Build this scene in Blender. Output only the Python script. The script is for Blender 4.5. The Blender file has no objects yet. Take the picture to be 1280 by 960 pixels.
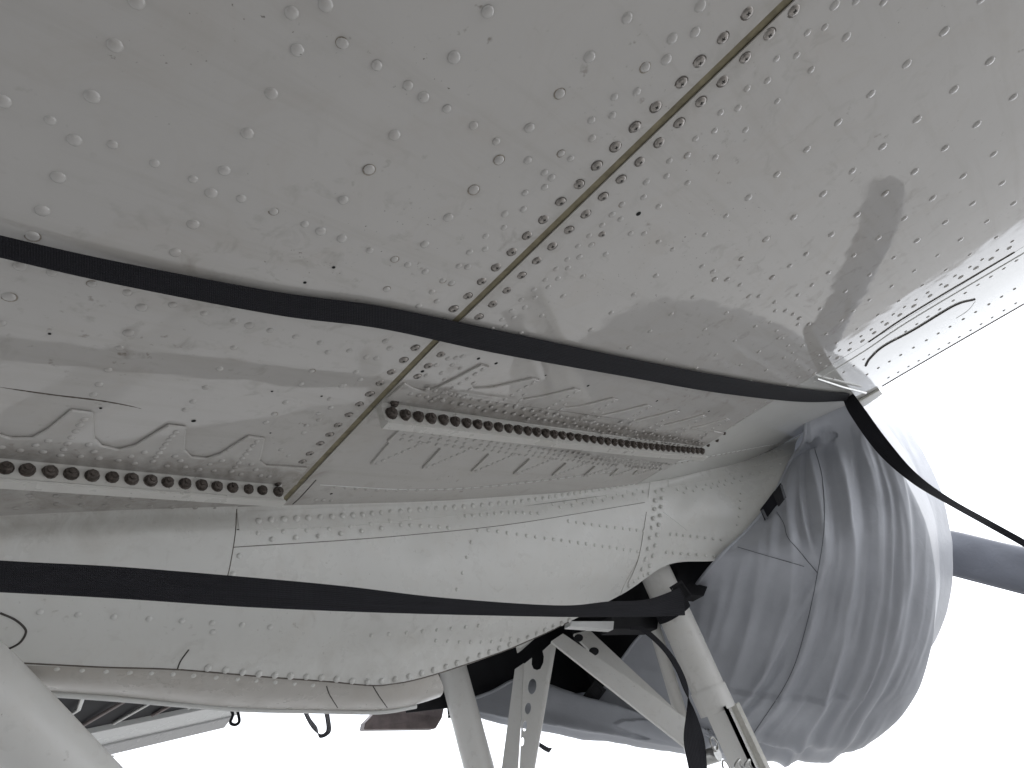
import bpy, bmesh, math, random
from mathutils import Vector, Matrix, noise
from mathutils.bvhtree import BVHTree
from mathutils.geometry import tessellate_polygon
random.seed(7)
PI = math.pi
scene = bpy.context.scene
COL = scene.collection

# ---------------------------------------------------------------- frames, camera
# Aircraft frame: x forward, y inboard, z up (square to the wing); T parks the airplane nose-up on level ground.
T = Matrix.Translation((0, 0, 1.25)) @ Matrix.Rotation(-math.radians(15.5), 4, 'Y')
RC = Matrix(((0.66396215, -0.16250822, -0.72989406),
             (-0.67218783, -0.55733719, -0.4873795),
             (-0.32759393, 0.81422745, -0.47928685)))
FPX = 786.4
cam_d = bpy.data.cameras.new('camera')
cam = bpy.data.objects.new('camera', cam_d); COL.objects.link(cam)
cam_d.sensor_width = 36; cam_d.lens = FPX / 1280 * 36
cam_d.clip_start = 0.02; cam_d.clip_end = 5000
cam.matrix_world = T @ RC.to_4x4()
scene.camera = cam

# ---------------------------------------------------------------- sky, sun, exposure
SUN_EL, SUN_AZ = math.radians(56), math.radians(-40)     # azimuth from +x towards +y
world = bpy.data.worlds.new("World"); scene.world = world
world.use_nodes = True
wn = world.node_tree; wn.nodes.clear()
sky = wn.nodes.new('ShaderNodeTexSky'); sky.sky_type = 'NISHITA'; sky.sun_disc = False
sky.sun_elevation = SUN_EL; sky.sun_rotation = PI/2 - SUN_AZ
sky.dust_density = 6; sky.air_density = 1.0; sky.ozone_density = 1.0
hs = wn.nodes.new('ShaderNodeHueSaturation'); hs.inputs['Saturation'].default_value = 0.30
bg = wn.nodes.new('ShaderNodeBackground'); bg.inputs['Strength'].default_value = 0.12
wo = wn.nodes.new('ShaderNodeOutputWorld')
veil = wn.nodes.new('ShaderNodeMix'); veil.data_type = 'RGBA'; veil.inputs[0].default_value = .62   # high overcast veil
veil.inputs[7].default_value = (13.0, 13.5, 14.4, 1)
wn.links.new(sky.outputs[0], hs.inputs['Color']); wn.links.new(hs.outputs[0], veil.inputs[6])
wn.links.new(veil.outputs[2], bg.inputs['Color'])
wn.links.new(bg.outputs[0], wo.inputs[0])
sun_d = bpy.data.lights.new('sun', 'SUN'); sun_d.energy = .55; sun_d.angle = math.radians(20)
sun_d.color = (1.0, 0.97, 0.93)
sun = bpy.data.objects.new('sun', sun_d); COL.objects.link(sun)
sdir = Vector((math.cos(SUN_EL)*math.cos(SUN_AZ), math.cos(SUN_EL)*math.sin(SUN_AZ), math.sin(SUN_EL)))
sun.rotation_euler = sdir.to_track_quat('Z', 'Y').to_euler(); sun.location = (0, 0, 20)
scene.view_settings.view_transform = 'Standard'
scene.view_settings.look = 'None'
scene.view_settings.gamma = 1
scene.view_settings.exposure = 0.92

# ---------------------------------------------------------------- rays
def ray(px, py): return RC @ Vector((px-640, 480-py, -FPX))
def on_y(px, py, y): r = ray(px, py); return r * (y / r.y)
def on_x(px, py, x): r = ray(px, py); return r * (x / r.x)
X0, KW = 1.15, 0.046
def wz(x):
    return 0.5 + (KW*(x-X0)**2 if x > X0 else 0)
def PW(px, py, dz=0):                      # point of the wing underside seen along a ray
    r = ray(px, py); t = 0.5/r.z
    for _ in range(30):
        t = (wz(r.x*t)+dz)/r.z
    return r*t
def hit(bvh, px, py):
    r = ray(px, py).normalized()
    loc, nor, i, d = bvh.ray_cast(Vector((0, 0, 0)), r)
    if loc is None: return None, None
    if nor.dot(r) > 0: nor = -nor
    return loc, nor

# ---------------------------------------------------------------- materials
def new_mat(name):
    m = bpy.data.materials.new(name); m.use_nodes = True
    nt = m.node_tree; b = nt.nodes['Principled BSDF']
    return m, nt, b
def N(nt, t, **kw):
    n = nt.nodes.new(t)
    for k, v in kw.items():
        if k in n.inputs: n.inputs[k].default_value = v
        else: setattr(n, k, v)
    return n
def mixc(nt, fac, a, b):
    n = nt.nodes.new('ShaderNodeMix'); n.data_type = 'RGBA'
    if hasattr(fac, 'links') or hasattr(fac, 'is_linked'): nt.links.new(fac, n.inputs[0])
    else: n.inputs[0].default_value = fac
    for s, v in ((6, a), (7, b)):
        if hasattr(v, 'is_linked'): nt.links.new(v, n.inputs[s])
        else: n.inputs[s].default_value = (*v, 1)
    return n.outputs[2]
def ramp(nt, src, a, b, inv=False):
    n = nt.nodes.new('ShaderNodeMapRange'); n.clamp = True
    n.inputs[1].default_value = a; n.inputs[2].default_value = b
    n.inputs[3].default_value = 1 if inv else 0; n.inputs[4].default_value = 0 if inv else 1
    nt.links.new(src, n.inputs[0]); return n.outputs[0]
def mul(nt, a, b, op='MULTIPLY'):
    n = nt.nodes.new('ShaderNodeMath'); n.operation = op
    for i, v in enumerate((a, b)):
        if hasattr(v, 'is_linked'): nt.links.new(v, n.inputs[i])
        else: n.inputs[i].default_value = v
    return n.outputs[0]
def noise_n(nt, vec, scale, detail=4, rough=.5, dist=0):
    n = N(nt, 'ShaderNodeTexNoise'); n.inputs['Scale'].default_value = scale
    n.inputs['Detail'].default_value = detail; n.inputs['Roughness'].default_value = rough
    n.inputs['Distortion'].default_value = dist
    nt.links.new(vec, n.inputs['Vector']); return n.outputs[0]
def paint(name, col, rough=.2, dirt=.5, spots=.5, wob=.25, dirtcol=(.2, .17, .13), ior=1.5, grime=None):
    m, nt, b = new_mat(name)
    tc = N(nt, 'ShaderNodeTexCoord').outputs['Object']
    geo = N(nt, 'ShaderNodeNewGeometry').outputs['Position']
    big = ramp(nt, noise_n(nt, geo, 3.5, 5, .6, .4), .35, .75)
    warm = ramp(nt, noise_n(nt, geo, 9, 6, .7, 1.2), .5, .85)
    c = mixc(nt, mul(nt, big, .35), col, tuple(v*.86 for v in col))
    c = mixc(nt, mul(nt, warm, dirt*.45), c, (col[0]*.82, col[1]*.74, col[2]*.66))
    # grouped specks of grime
    sp = ramp(nt, noise_n(nt, geo, 70, 3, .6), .64, .74)
    gate = ramp(nt, noise_n(nt, geo, 6, 3, .6), .48, .68)
    c = mixc(nt, mul(nt, mul(nt, sp, gate), spots*.8), c, dirtcol)
    sp2 = ramp(nt, noise_n(nt, geo, 230, 2, .5), .70, .77)
    gate2 = ramp(nt, noise_n(nt, geo, 4.3, 3, .6, .5), .52, .66)
    c = mixc(nt, mul(nt, mul(nt, sp2, gate2), spots), c, tuple(v*.5 for v in dirtcol))
    bl = ramp(nt, noise_n(nt, geo, 34, 4, .6, .6), .56, .76)
    gate3 = ramp(nt, noise_n(nt, geo, 2.6, 3, .6, .5), .42, .62)
    c = mixc(nt, mul(nt, mul(nt, bl, gate3), spots*.42), c, dirtcol)
    if grime:                                  # wear and grease that gathered along joints
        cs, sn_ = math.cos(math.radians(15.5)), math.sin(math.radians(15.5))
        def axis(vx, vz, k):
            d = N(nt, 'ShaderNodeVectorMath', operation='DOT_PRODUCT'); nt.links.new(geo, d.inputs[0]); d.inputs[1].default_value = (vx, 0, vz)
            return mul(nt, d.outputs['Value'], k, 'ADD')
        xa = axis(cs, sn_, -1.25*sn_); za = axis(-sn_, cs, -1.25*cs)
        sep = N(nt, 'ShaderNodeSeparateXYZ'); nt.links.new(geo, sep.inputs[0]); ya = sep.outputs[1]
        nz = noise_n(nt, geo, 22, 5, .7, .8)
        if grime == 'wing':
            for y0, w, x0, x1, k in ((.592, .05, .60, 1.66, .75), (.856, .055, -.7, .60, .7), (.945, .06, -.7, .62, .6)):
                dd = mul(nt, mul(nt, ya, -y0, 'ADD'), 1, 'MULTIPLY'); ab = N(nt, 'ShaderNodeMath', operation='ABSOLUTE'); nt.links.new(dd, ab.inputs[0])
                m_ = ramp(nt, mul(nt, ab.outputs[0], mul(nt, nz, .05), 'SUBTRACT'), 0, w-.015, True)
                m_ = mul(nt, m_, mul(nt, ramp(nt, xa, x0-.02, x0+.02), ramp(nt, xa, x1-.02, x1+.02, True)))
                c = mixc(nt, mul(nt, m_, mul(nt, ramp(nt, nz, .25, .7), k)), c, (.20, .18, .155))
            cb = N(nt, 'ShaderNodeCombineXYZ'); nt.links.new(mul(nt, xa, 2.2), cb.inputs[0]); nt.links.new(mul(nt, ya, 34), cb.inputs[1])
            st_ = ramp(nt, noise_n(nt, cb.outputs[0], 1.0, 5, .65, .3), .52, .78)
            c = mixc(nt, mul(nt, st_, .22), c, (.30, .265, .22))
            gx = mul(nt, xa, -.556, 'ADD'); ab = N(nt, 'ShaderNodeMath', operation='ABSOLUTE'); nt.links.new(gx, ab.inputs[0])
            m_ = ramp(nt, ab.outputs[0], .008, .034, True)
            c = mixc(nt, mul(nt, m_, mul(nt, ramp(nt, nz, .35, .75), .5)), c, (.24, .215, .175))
        else:
            m_ = mul(nt, ramp(nt, za, .42, .51), ramp(nt, xa, .1, 1.0, True))
            c = mixc(nt, mul(nt, m_, mul(nt, ramp(nt, nz, .3, .7), .7)), c, (.26, .22, .18))
            m_ = mul(nt, ramp(nt, za, .20, .34, True), ramp(nt, xa, .2, 1.5, True))
            c = mixc(nt, mul(nt, m_, mul(nt, ramp(nt, nz, .4, .7), .45)), c, (.30, .27, .22))
    nt.links.new(c, b.inputs['Base Color'])
    rr = mul(nt, mul(nt, ramp(nt, noise_n(nt, geo, 14, 5, .65), .3, .8), rough*.9), rough*.6, 'ADD')
    nt.links.new(rr, b.inputs['Roughness'])
    b.inputs['IOR'].default_value = ior
    bu = N(nt, 'ShaderNodeBump'); bu.inputs['Strength'].default_value = 1.0; bu.inputs['Distance'].default_value = .0012*wob
    nt.links.new(noise_n(nt, geo, 9, 2, .5), bu.inputs['Height'])
    bu2 = N(nt, 'ShaderNodeBump'); bu2.inputs['Strength'].default_value = .3; bu2.inputs['Distance'].default_value = .00002
    nt.links.new(noise_n(nt, geo, 600, 3, .6), bu2.inputs['Height'])
    nt.links.new(bu.outputs[0], bu2.inputs['Normal']); nt.links.new(bu2.outputs[0], b.inputs['Normal'])
    return m
M = {}
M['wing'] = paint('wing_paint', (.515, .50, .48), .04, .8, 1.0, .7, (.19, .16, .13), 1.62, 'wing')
M['le'] = paint('leading_edge_paint', (.62, .62, .60), .07, .2, .3, .3)
M['nac'] = paint('nacelle_paint', (.70, .70, .675), .34, .6, .5, .5, grime='nac')
M['gear'] = paint('gear_paint', (.76, .755, .73), .38, .5, .5, .4)
M['flange'] = paint('flange_paint', (.58, .57, .54), .35, .9, .9, .4, (.12, .10, .08))
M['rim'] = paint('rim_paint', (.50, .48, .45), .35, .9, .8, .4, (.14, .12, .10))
M['white'] = paint('white_trim', (.74, .75, .74), .25, .2, .2, .3)
def simple(name, col, rough=.5, metal=0, nscale=40, var=.25, bump=0, bscale=300):
    m, nt, b = new_mat(name)
    tc = N(nt, 'ShaderNodeTexCoord').outputs['Object']
    f = ramp(nt, noise_n(nt, tc, nscale, 4, .6), .3, .7)
    nt.links.new(mixc(nt, f, tuple(v*(1-var) for v in col), tuple(min(1, v*(1+var)) for v in col)), b.inputs['Base Color'])
    b.inputs['Roughness'].default_value = rough; b.inputs['Metallic'].default_value = metal
    if bump:
        bu = N(nt, 'ShaderNodeBump'); bu.inputs['Distance'].default_value = bump
        nt.links.new(noise_n(nt, tc, bscale, 3, .6), bu.inputs['Height']); nt.links.new(bu.outputs[0], b.inputs['Normal'])
    return m
M['screw'] = simple('screw_metal', (.30, .28, .26), .32, .85, 300, .35)
M['screw_dark'] = simple('screw_recess', (.02, .018, .016), .8)
M['nut'] = simple('stud_metal', (.10, .085, .075), .42, .55, 250, .5, .0004, 900)
M['bead'] = simple('sealant_bead', (.20, .175, .11), .75, 0, 60, .3, .0003, 200)
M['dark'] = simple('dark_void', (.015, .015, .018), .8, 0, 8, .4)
M['hole'] = simple('hole_black', (.006, .006, .006), .9)
M['alu'] = simple('bare_metal', (.55, .55, .53), .3, .8, 60, .2)
M['brown'] = simple('sooty_metal', (.20, .165, .16), .45, .3, 20, .35)
M['cream'] = simple('cream_fitting', (.62, .61, .565), .45, 0, 60, .12)
M['grease'] = simple('grease_stain', (.10, .085, .07), .5, 0, 80, .3)
M['ring'] = simple('dirt_ring', (.27, .24, .20), .6, 0, 200, .5)
M['seam'] = simple('seam_line', (.05, .045, .04), .7, 0, 80, .3)
M['far'] = paint('far_metal', (.5, .5, .5), .25, .4, .8, .4)
def webbing(name, col, rough=.75):
    m, nt, b = new_mat(name)
    uv = N(nt, 'ShaderNodeTexCoord').outputs['UV']
    mp = N(nt, 'ShaderNodeMapping'); nt.links.new(uv, mp.inputs[0])
    wv = N(nt, 'ShaderNodeTexWave'); wv.inputs['Scale'].default_value = 150; wv.bands_direction = 'X'
    wv.inputs['Distortion'].default_value = 1.5
    nt.links.new(mp.outputs[0], wv.inputs[0])
    wv2 = N(nt, 'ShaderNodeTexWave'); wv2.inputs['Scale'].default_value = 4.2; wv2.bands_direction = 'Y'
    nt.links.new(mp.outputs[0], wv2.inputs[0])
    h = mul(nt, wv.outputs[1], wv2.outputs[1])
    f = ramp(nt, noise_n(nt, uv, 8, 5, .6), .3, .7)
    nt.links.new(mixc(nt, f, tuple(v*.8 for v in col), tuple(v*1.25 for v in col)), b.inputs['Base Color'])
    b.inputs['Roughness'].default_value = rough
    b.inputs['Sheen Weight'].default_value = .03; b.inputs['Specular IOR Level'].default_value = .25
    bu = N(nt, 'ShaderNodeBump'); bu.inputs['Distance'].default_value = .0016; bu.inputs['Strength'].default_value = .9
    nt.links.new(h, bu.inputs['Height']); nt.links.new(bu.outputs[0], b.inputs['Normal'])
    return m
M['strap'] = webbing('black_webbing', (.012, .012, .0165))
M['strap2'] = webbing('charcoal_webbing', (.018, .018, .023))
def cloth(name, col):
    m, nt, b = new_mat(name)
    geo = N(nt, 'ShaderNodeNewGeometry').outputs['Position']
    f = ramp(nt, noise_n(nt, geo, 5, 5, .6), .3, .7)
    nt.links.new(mixc(nt, f, tuple(v*.9 for v in col), tuple(v*1.1 for v in col)), b.inputs['Base Color'])
    b.inputs['Roughness'].default_value = .48
    b.inputs['Sheen Weight'].default_value = .25
    b.inputs['Sheen Roughness'].default_value = .4
    bu = N(nt, 'ShaderNodeBump'); bu.inputs['Distance'].default_value = .004; bu.inputs['Strength'].default_value = .35
    nt.links.new(noise_n(nt, geo, 26, 4, .55, .8), bu.inputs['Height'])
    bu2 = N(nt, 'ShaderNodeBump'); bu2.inputs['Distance'].default_value = .0004; bu2.inputs['Strength'].default_value = .4
    nt.links.new(noise_n(nt, geo, 700, 2, .5), bu2.inputs['Height'])
    nt.links.new(bu.outputs[0], bu2.inputs['Normal']); nt.links.new(bu2.outputs[0], b.inputs['Normal'])
    return m
M['sleeve'] = cloth('dark_grey_sleeve_cloth', (.17, .18, .21))
M['cloth'] = cloth('grey_cover_cloth', (.43, .447, .49))
M['thread'] = simple('seam_thread', (.13, .135, .15), .8)
def ground_mat():
    m, nt, b = new_mat('concrete_apron')
    geo = N(nt, 'ShaderNodeNewGeometry').outputs['Position']
    f = ramp(nt, noise_n(nt, geo, .6, 8, .65), .3, .7)
    nt.links.new(mixc(nt, f, (.20, .197, .19), (.262, .258, .25)), b.inputs['Base Color'])
    b.inputs['Roughness'].default_value = .85
    return m
M['ground'] = ground_mat()

# ---------------------------------------------------------------- object helpers
WM = {}                                      # world matrices, kept by hand
def link(o, mw, parent=None):
    COL.objects.link(o)
    WM[o.name] = mw
    if parent is not None:
        o.parent = parent
        o.matrix_basis = WM[parent.name].inverted() @ mw
    else:
        o.matrix_basis = mw
    return o
def empty(name, at, label, cat):
    o = bpy.data.objects.new(name, None); o.empty_display_size = .1
    link(o, T @ Matrix.Translation(at)); o['label'] = label; o['category'] = cat
    return o
def build(name, V, F, mat, parent=None, smooth=True, uv=None, mats=None, midx=None, world_space=False):
    c = sum((Vector(v) for v in V), Vector()) / max(1, len(V))
    me = bpy.data.meshes.new(name)
    me.from_pydata([tuple(Vector(v)-c) for v in V], [], F)
    for m in (mats or [mat]): me.materials.append(m)
    if midx:
        for p, i in zip(me.polygons, midx): p.material_index = i
    if smooth: me.polygons.foreach_set('use_smooth', [True]*len(me.polygons))
    if uv:
        l = me.uv_layers.new(name='uv')
        for p in me.polygons:
            for li in p.loop_indices: l.data[li].uv = uv[me.loops[li].vertex_index]
    me.update()
    o = bpy.data.objects.new(name, me)
    mw = Matrix.Translation(c) if world_space else T @ Matrix.Translation(c)
    return link(o, mw, parent)
def tag(o, label=None, cat=None, group=None, kind=None):
    if label: o['label'] = label
    if cat: o['category'] = cat
    if group: o['group'] = group
    if kind: o['kind'] = kind
    return o
def autosmooth(o, ang=35):
    o.data.polygons.foreach_set('use_smooth', [True]*len(o.data.polygons))
    o.data.set_sharp_from_angle(angle=math.radians(ang))
def thick(o, t, off=-1):
    cnt = {}
    for p in o.data.polygons:
        for e in p.edge_keys: cnt[e] = cnt.get(e, 0)+1
    for e in o.data.edges:
        if cnt.get(tuple(sorted(e.vertices)), 0) < 2: e.use_edge_sharp = True
    m = o.modifiers.new('thickness', 'SOLIDIFY'); m.thickness = t; m.offset = off; return m
def bev(o, w, seg=2):
    m = o.modifiers.new('edge', 'BEVEL'); m.width = w; m.segments = seg; m.limit_method = 'ANGLE'; m.angle_limit = math.radians(40)
    return m
def prism_vf(poly, nrm, t):
    n = len(poly); nrm = Vector(nrm).normalized()
    V = [Vector(p) for p in poly] + [Vector(p)+nrm*t for p in poly]
    F = [list(range(n))[::-1], [n+i for i in range(n)]] + [[i, (i+1) % n, n+(i+1) % n, n+i] for i in range(n)]
    return V, F
def slab(name, poly, nrm, t, mat, parent, bevel=.002):
    V, F = prism_vf(poly, nrm, t)
    o = build(name, V, F, mat, parent, smooth=False)
    bm = bmesh.new(); bm.from_mesh(o.data); bmesh.ops.recalc_face_normals(bm, faces=bm.faces); bm.to_mesh(o.data); bm.free()
    if bevel: bev(o, bevel)
    return o
def tube_vf(pts, r, seg=16, cap=True):
    pts = [Vector(p) for p in pts]; rs = r if isinstance(r, (list, tuple)) else [r]*len(pts)
    V, F = [], []; up = None
    for i, p in enumerate(pts):
        d = (pts[min(i+1, len(pts)-1)]-pts[max(i-1, 0)]).normalized()
        if up is None: up = d.orthogonal().normalized()
        up = (up-d*up.dot(d)).normalized(); s = d.cross(up)
        for k in range(seg):
            a = 2*PI*k/seg; V.append(p+(up*math.cos(a)+s*math.sin(a))*rs[i])
    for i in range(len(pts)-1):
        for k in range(seg):
            F.append([i*seg+k, i*seg+(k+1) % seg, (i+1)*seg+(k+1) % seg, (i+1)*seg+k])
    if cap:
        F.append(list(range(seg))[::-1]); F.append([(len(pts)-1)*seg+k for k in range(seg)])
    return V, F
def tube(name, pts, r, mat, parent, seg=16):
    V, F = tube_vf(pts, r, seg); o = build(name, V, F, mat, parent); autosmooth(o, 45); return o
def join(parts):
    V, F = [], []
    for v, f in parts:
        k = len(V); V += v; F += [[i+k for i in q] for q in f]
    return V, F
def crom(P, n):                               # Catmull-Rom through P
    P = [Vector(p) for p in P]; out = []
    Q = [P[0]*2-P[1]] + P + [P[-1]*2-P[-2]]
    for i in range(1, len(Q)-2):
        for k in range(n):
            t = k/n; a, b, c, d = Q[i-1], Q[i], Q[i+1], Q[i+2]
            out.append(.5*((2*b)+(c-a)*t+(2*a-5*b+4*c-d)*t*t+(3*b-a-3*c+d)*t**3))
    out.append(P[-1]); return out
def lerp(a, b, t): return a+(b-a)*t
def ribbon(name, A, B, mat, parent=None, t=.0022, n=14, across=5, sag=0, tag_=None):
    """webbing between two edge curves A and B, woven UVs"""
    A = crom(A, n); B = crom(B, n); V, uv, F = [], [], []; L = 0
    for i, (a, b) in enumerate(zip(A, B)):
        if i: L += ((A[i]+B[i])-(A[i-1]+B[i-1])).length/2
        for k in range(across+1):
            f = k/across; p = a.lerp(b, f)
            V.append(p); uv.append((L, f))
    for i in range(len(A)-1):
        for k in range(across):
            j = i*(across+1)+k; F.append([j, j+1, j+across+2, j+across+1])
    o = build(name, V, F, mat, parent, uv=uv); m = thick(o, t, 0); m.use_rim = True
    return o

# ---------------------------------------------------------------- ground
gv = [(-3000, -3000, 0), (3000, -3000, 0), (3000, 3000, 0), (-3000, 3000, 0)]
g = build('ground', gv, [[0, 1, 2, 3]], M['ground'], smooth=False, world_space=True); tag(g, kind='structure')
g['label'] = 'pale concrete apron under the parked airplane'

# ================================================================ AIRPLANE
plane = empty('airplane', (1.2, .93, -1.2), 'white riveted airplane seen from under its wing, with bare gear legs behind the nacelle', 'airplane')

def gap_x(y):                                 # chordwise place of the panel joint
    return .5545 + (.0 if y < .42 else .026*((y-.42)/.51)**1.3)
GW = .0062                                    # half width of the joint
YO, YI = -3.6, 1.16
XLE = PW(1185, 435).x
XS = PW(1140, 391).x                          # seam of the leading edge skin
def le_x(y):
    a, b = PW(1280, 380), PW(1092, 489); return lerp(a.x, b.x, (y-a.y)/(b.y-a.y))
def seam_x(y):
    a, b = PW(1280, 308), PW(1002, 479); return lerp(a.x, b.x, (y-a.y)/(b.y-a.y))
def grid(name, xa, xb, ya, yb, nx, ny, mat, dz=0, t=.0016):
    V, F = [], []
    for j in range(ny+1):
        y = lerp(ya, yb, j/ny)
        x0 = xa(y) if callable(xa) else xa; x1 = xb(y) if callable(xb) else xb
        for i in range(nx+1):
            x = lerp(x0, x1, i/nx)
            w = .0009*noise.noise(Vector((x*3.3, y*3.3, 1.7)))
            V.append((x, y, wz(x)+dz+w))
    for j in range(ny):
        for i in range(nx):
            k = j*(nx+1)+i; F.append([k, k+nx+1, k+nx+2, k+1])
    o = build(name, V, F, mat, plane); thick(o, t, -1 if o.data.polygons[0].normal.z < 0 else 1)
    return o, V, F
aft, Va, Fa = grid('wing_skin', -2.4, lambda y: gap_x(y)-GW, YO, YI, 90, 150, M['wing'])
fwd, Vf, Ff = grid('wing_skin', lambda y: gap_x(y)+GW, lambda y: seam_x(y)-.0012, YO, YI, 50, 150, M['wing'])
lead, Vl, Fl = grid('leading_edge_skin', lambda y: seam_x(y)+.0012, le_x, YO, .95, 16, 120, M['le'])
tag(lead, 'glossy leading edge skin')
# rounded nose of the leading edge
V, F = [], []
ny, na = 60, 14
for j in range(ny+1):
    y = lerp(YO, .44, j/ny); x = le_x(y); z = wz(x)
    for i in range(na+1):
        a = PI*i/na; V.append((x+.045*math.sin(a), y, z+.06-.06*math.cos(a)+.0002))
for j in range(ny):
    for i in range(na):
        k = j*(na+1)+i; F.append([k, k+na+1, k+na+2, k+1])
build('leading_edge_nose', V, F, M['le'], plane)
# upper skin closes the wing
V, F = [], []
for j in range(11):
    y = lerp(YO, YI, j/10)
    for i in range(21):
        x = lerp(-2.4, le_x(y)+.02, i/20); V.append((x, y, .66+.14*math.sin(PI*(x+2.4)/4.6)))
for j in range(10):
    for i in range(20):
        k = j*21+i; F.append([k, k+1, k+22, k+21])
build('upper_wing_skin', V, F, M['wing'], plane)
# sealant bead in the joint, recessed
V, F = [], []
n = 60; pr = [(-1, 0), (-.9, -.0022), (-.45, -.0034), (0, -.0037), (.45, -.0034), (.9, -.0022), (1, 0)]
for j in range(n+1):
    y = lerp(YO, 1.10, j/n); xc = gap_x(y)
    for a, dz in pr: V.append((xc+a*GW*1.6, y, .5+.0045+dz*.8+.0003*noise.noise(Vector((y*30, a, 0)))))
for j in range(n):
    for i in range(6):
        k = j*7+i; F.append([k, k+7, k+8, k+1])
build('joint_seal', V, F, M['bead'], plane)

BW = BVHTree.FromPolygons([Vector(v) for v in Va+Vf+Vl], Fa+[[i+len(Va) for i in q] for q in Ff]+[[i+len(Va)+len(Vf) for i in q] for q in Fl])

# ---------------------------------------------------------------- nacelle surface
TP = [(-260, 652), (-120, 647), (0, 641), (160, 635), (300, 631), (430, 628), (560, 624), (690, 615), (825, 600), (880, 588), (940, 573), (1003, 545)]
BP = [(-400, 814), (-200, 822), (-60, 828), (90, 833), (225, 838), (400, 852), (505, 853), (650, 806), (775, 744), (835, 706), (893, 701), (918, 692)]
BY = [1.17, 1.15, 1.13, 1.11, 1.09, 1.07, 1.04, 1.0, .93, .85, .77, .73]
def colpt(i, v):
    a = PW(*TP[i]); b = on_y(*BP[i], BY[i])
    p = a.lerp(b, v)
    w = math.sin(PI*v)
    p += Vector((0, -.55, -.45))*(.035*w*w) - Vector((0, -.5, -.6))*(.012*math.exp(-((v-.06)/.07)**2))
    return p
VN = 28
cols = [[colpt(i, k/VN) for k in range(VN+1)] for i in range(len(TP))]
rows = [crom([cols[i][k] for i in range(len(TP))], 10) for k in range(VN+1)]
NU = len(rows[0])
def nac_panel(name, u0, u1, off, v0=0, v1=VN):
    V, F = [], []; w = v1-v0+1
    for u in range(u0, u1+1):
        for k in range(v0, v1+1):
            V.append(rows[k][u].copy())
    for u in range(u1-u0):
        for k in range(v1-v0):
            a = u*w+k; F.append([a, a+1, a+w+1, a+w])
    # offset along outward normals
    me = bpy.data.meshes.new('tmp'); me.from_pydata([tuple(v) for v in V], [], F); me.update()
    ns = [v.normal.copy() for v in me.vertices]
    V2 = [v + (nn if nn.dot(-v) > 0 else -nn)*off for v, nn in zip(V, ns)]
    flip = ns[len(ns)//2].dot(-V[len(V)//2]) < 0
    bpy.data.meshes.remove(me)
    if flip: F = [q[::-1] for q in F]
    return V2, F
s1, s2 = 40, 80                               # seams at control columns 4 and 8
nacs = []
allV, allF = [], []
for (a, b, off) in ((0, s1, .0014), (s1, s2, 0), (s2, NU-1, .0014)):
    V, F = nac_panel('nacelle_skin', a, b, off)
    o = build('nacelle_skin', V, F, M['nac'], plane); thick(o, .0016, -1); nacs.append(o)
    k = len(allV); allV += V; allF += [[i+k for i in q] for q in F]
BN = BVHTree.FromPolygons(allV, allF)
# raised fillet strip along the top of the nacelle
def strip_on(bvh, px_top, px_bot, n, name, mat, off=.0012, t=.0012, parent=None, nc=4):
    V, F = [], []
    A = crom([Vector((*p, 0)) for p in px_top], n); B = crom([Vector((*p, 0)) for p in px_bot], n)
    rowsn = 0
    for a, b in zip(A, B):
        row = []
        for k in range(nc+1):
            p = a.lerp(b, k/nc); l, nn = hit(bvh, p.x, p.y)
            if l is None: row = None; break
            row.append(l+nn*off)
        if row: V += row; rowsn += 1
    for i in range(rowsn-1):
        for k in range(nc):
            j = i*(nc+1)+k; F.append([j, j+1, j+nc+2, j+nc+1])
    o = build(name, V, F, mat, parent or plane); o.modifiers.clear()
    nn = o.data.polygons[len(F)//2].normal; c = V[len(V)//2]
    thick(o, t, 1 if nn.dot(-c) < 0 else -1)
    return o
strip_on(BN, [(296, 640), (430, 634), (560, 628), (690, 617), (812, 601)], [(299, 663), (430, 658), (560, 645), (690, 628), (812, 612)], 14, 'fillet_strip', M['nac'])
strip_on(BN, [(835, 599), (900, 585), (950, 572), (992, 559)], [(835, 609), (900, 596), (950, 581), (990, 568)], 10, 'fillet_strip', M['nac'])
strip_on(BN, [(812, 602), (806, 650), (797, 700), (778, 742)], [(831, 600), (827, 650), (815, 700), (792, 740)], 10, 'seam_strap', M['nac'], .0022, .001)
# wheel well rim: lip turned inboard under the nacelle
LT = [(-120, 826), (40, 831), (150, 836), (225, 839), (400, 853), (470, 857), (505, 853), (556, 839)]
LB = [(-120, 850), (40, 862), (150, 870), (290, 883), (400, 887), (475, 887), (520, 880), (557, 868)]
LYA = [1.13, 1.115, 1.10, 1.09, 1.07, 1.05, 1.04, 1.025]
def PXY(v):
    c = RC.transposed() @ v; z = max(.05, -c.z); return 640+FPX*c.x/z, 480-FPX*c.y/z
lbx = crom([Vector((*p, 0)) for p in LB], 10)
def lb_at(x):
    for a, b in zip(lbx, lbx[1:]):
        if a.x <= x <= b.x: return lerp(a.y, b.y, (x-a.x)/max(1e-6, b.x-a.x))
    return lbx[-1].y if x > lbx[-1].x else lbx[0].y
a_, b_ = [], []
for p in rows[VN]:
    X_, Y_ = PXY(p)
    if -130 < X_ < 557:
        a_.append(p+Vector((0, .003, .008))); b_.append(on_y(X_+2, lb_at(X_+2), p.y+.11))
V, F = [], []
for a, b in zip(a_, b_):
    for k in range(7):
        f = k/6; p = a.lerp(b, f) + Vector((0, -.012, -.012))*math.sin(PI*f); V.append(p)
for i in range(len(a_)-1):
    for k in range(6):
        j = i*7+k; F.append([j, j+1, j+8, j+7])
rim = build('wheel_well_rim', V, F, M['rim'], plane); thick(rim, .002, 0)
BR = BVHTree.FromPolygons(V, F)
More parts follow.
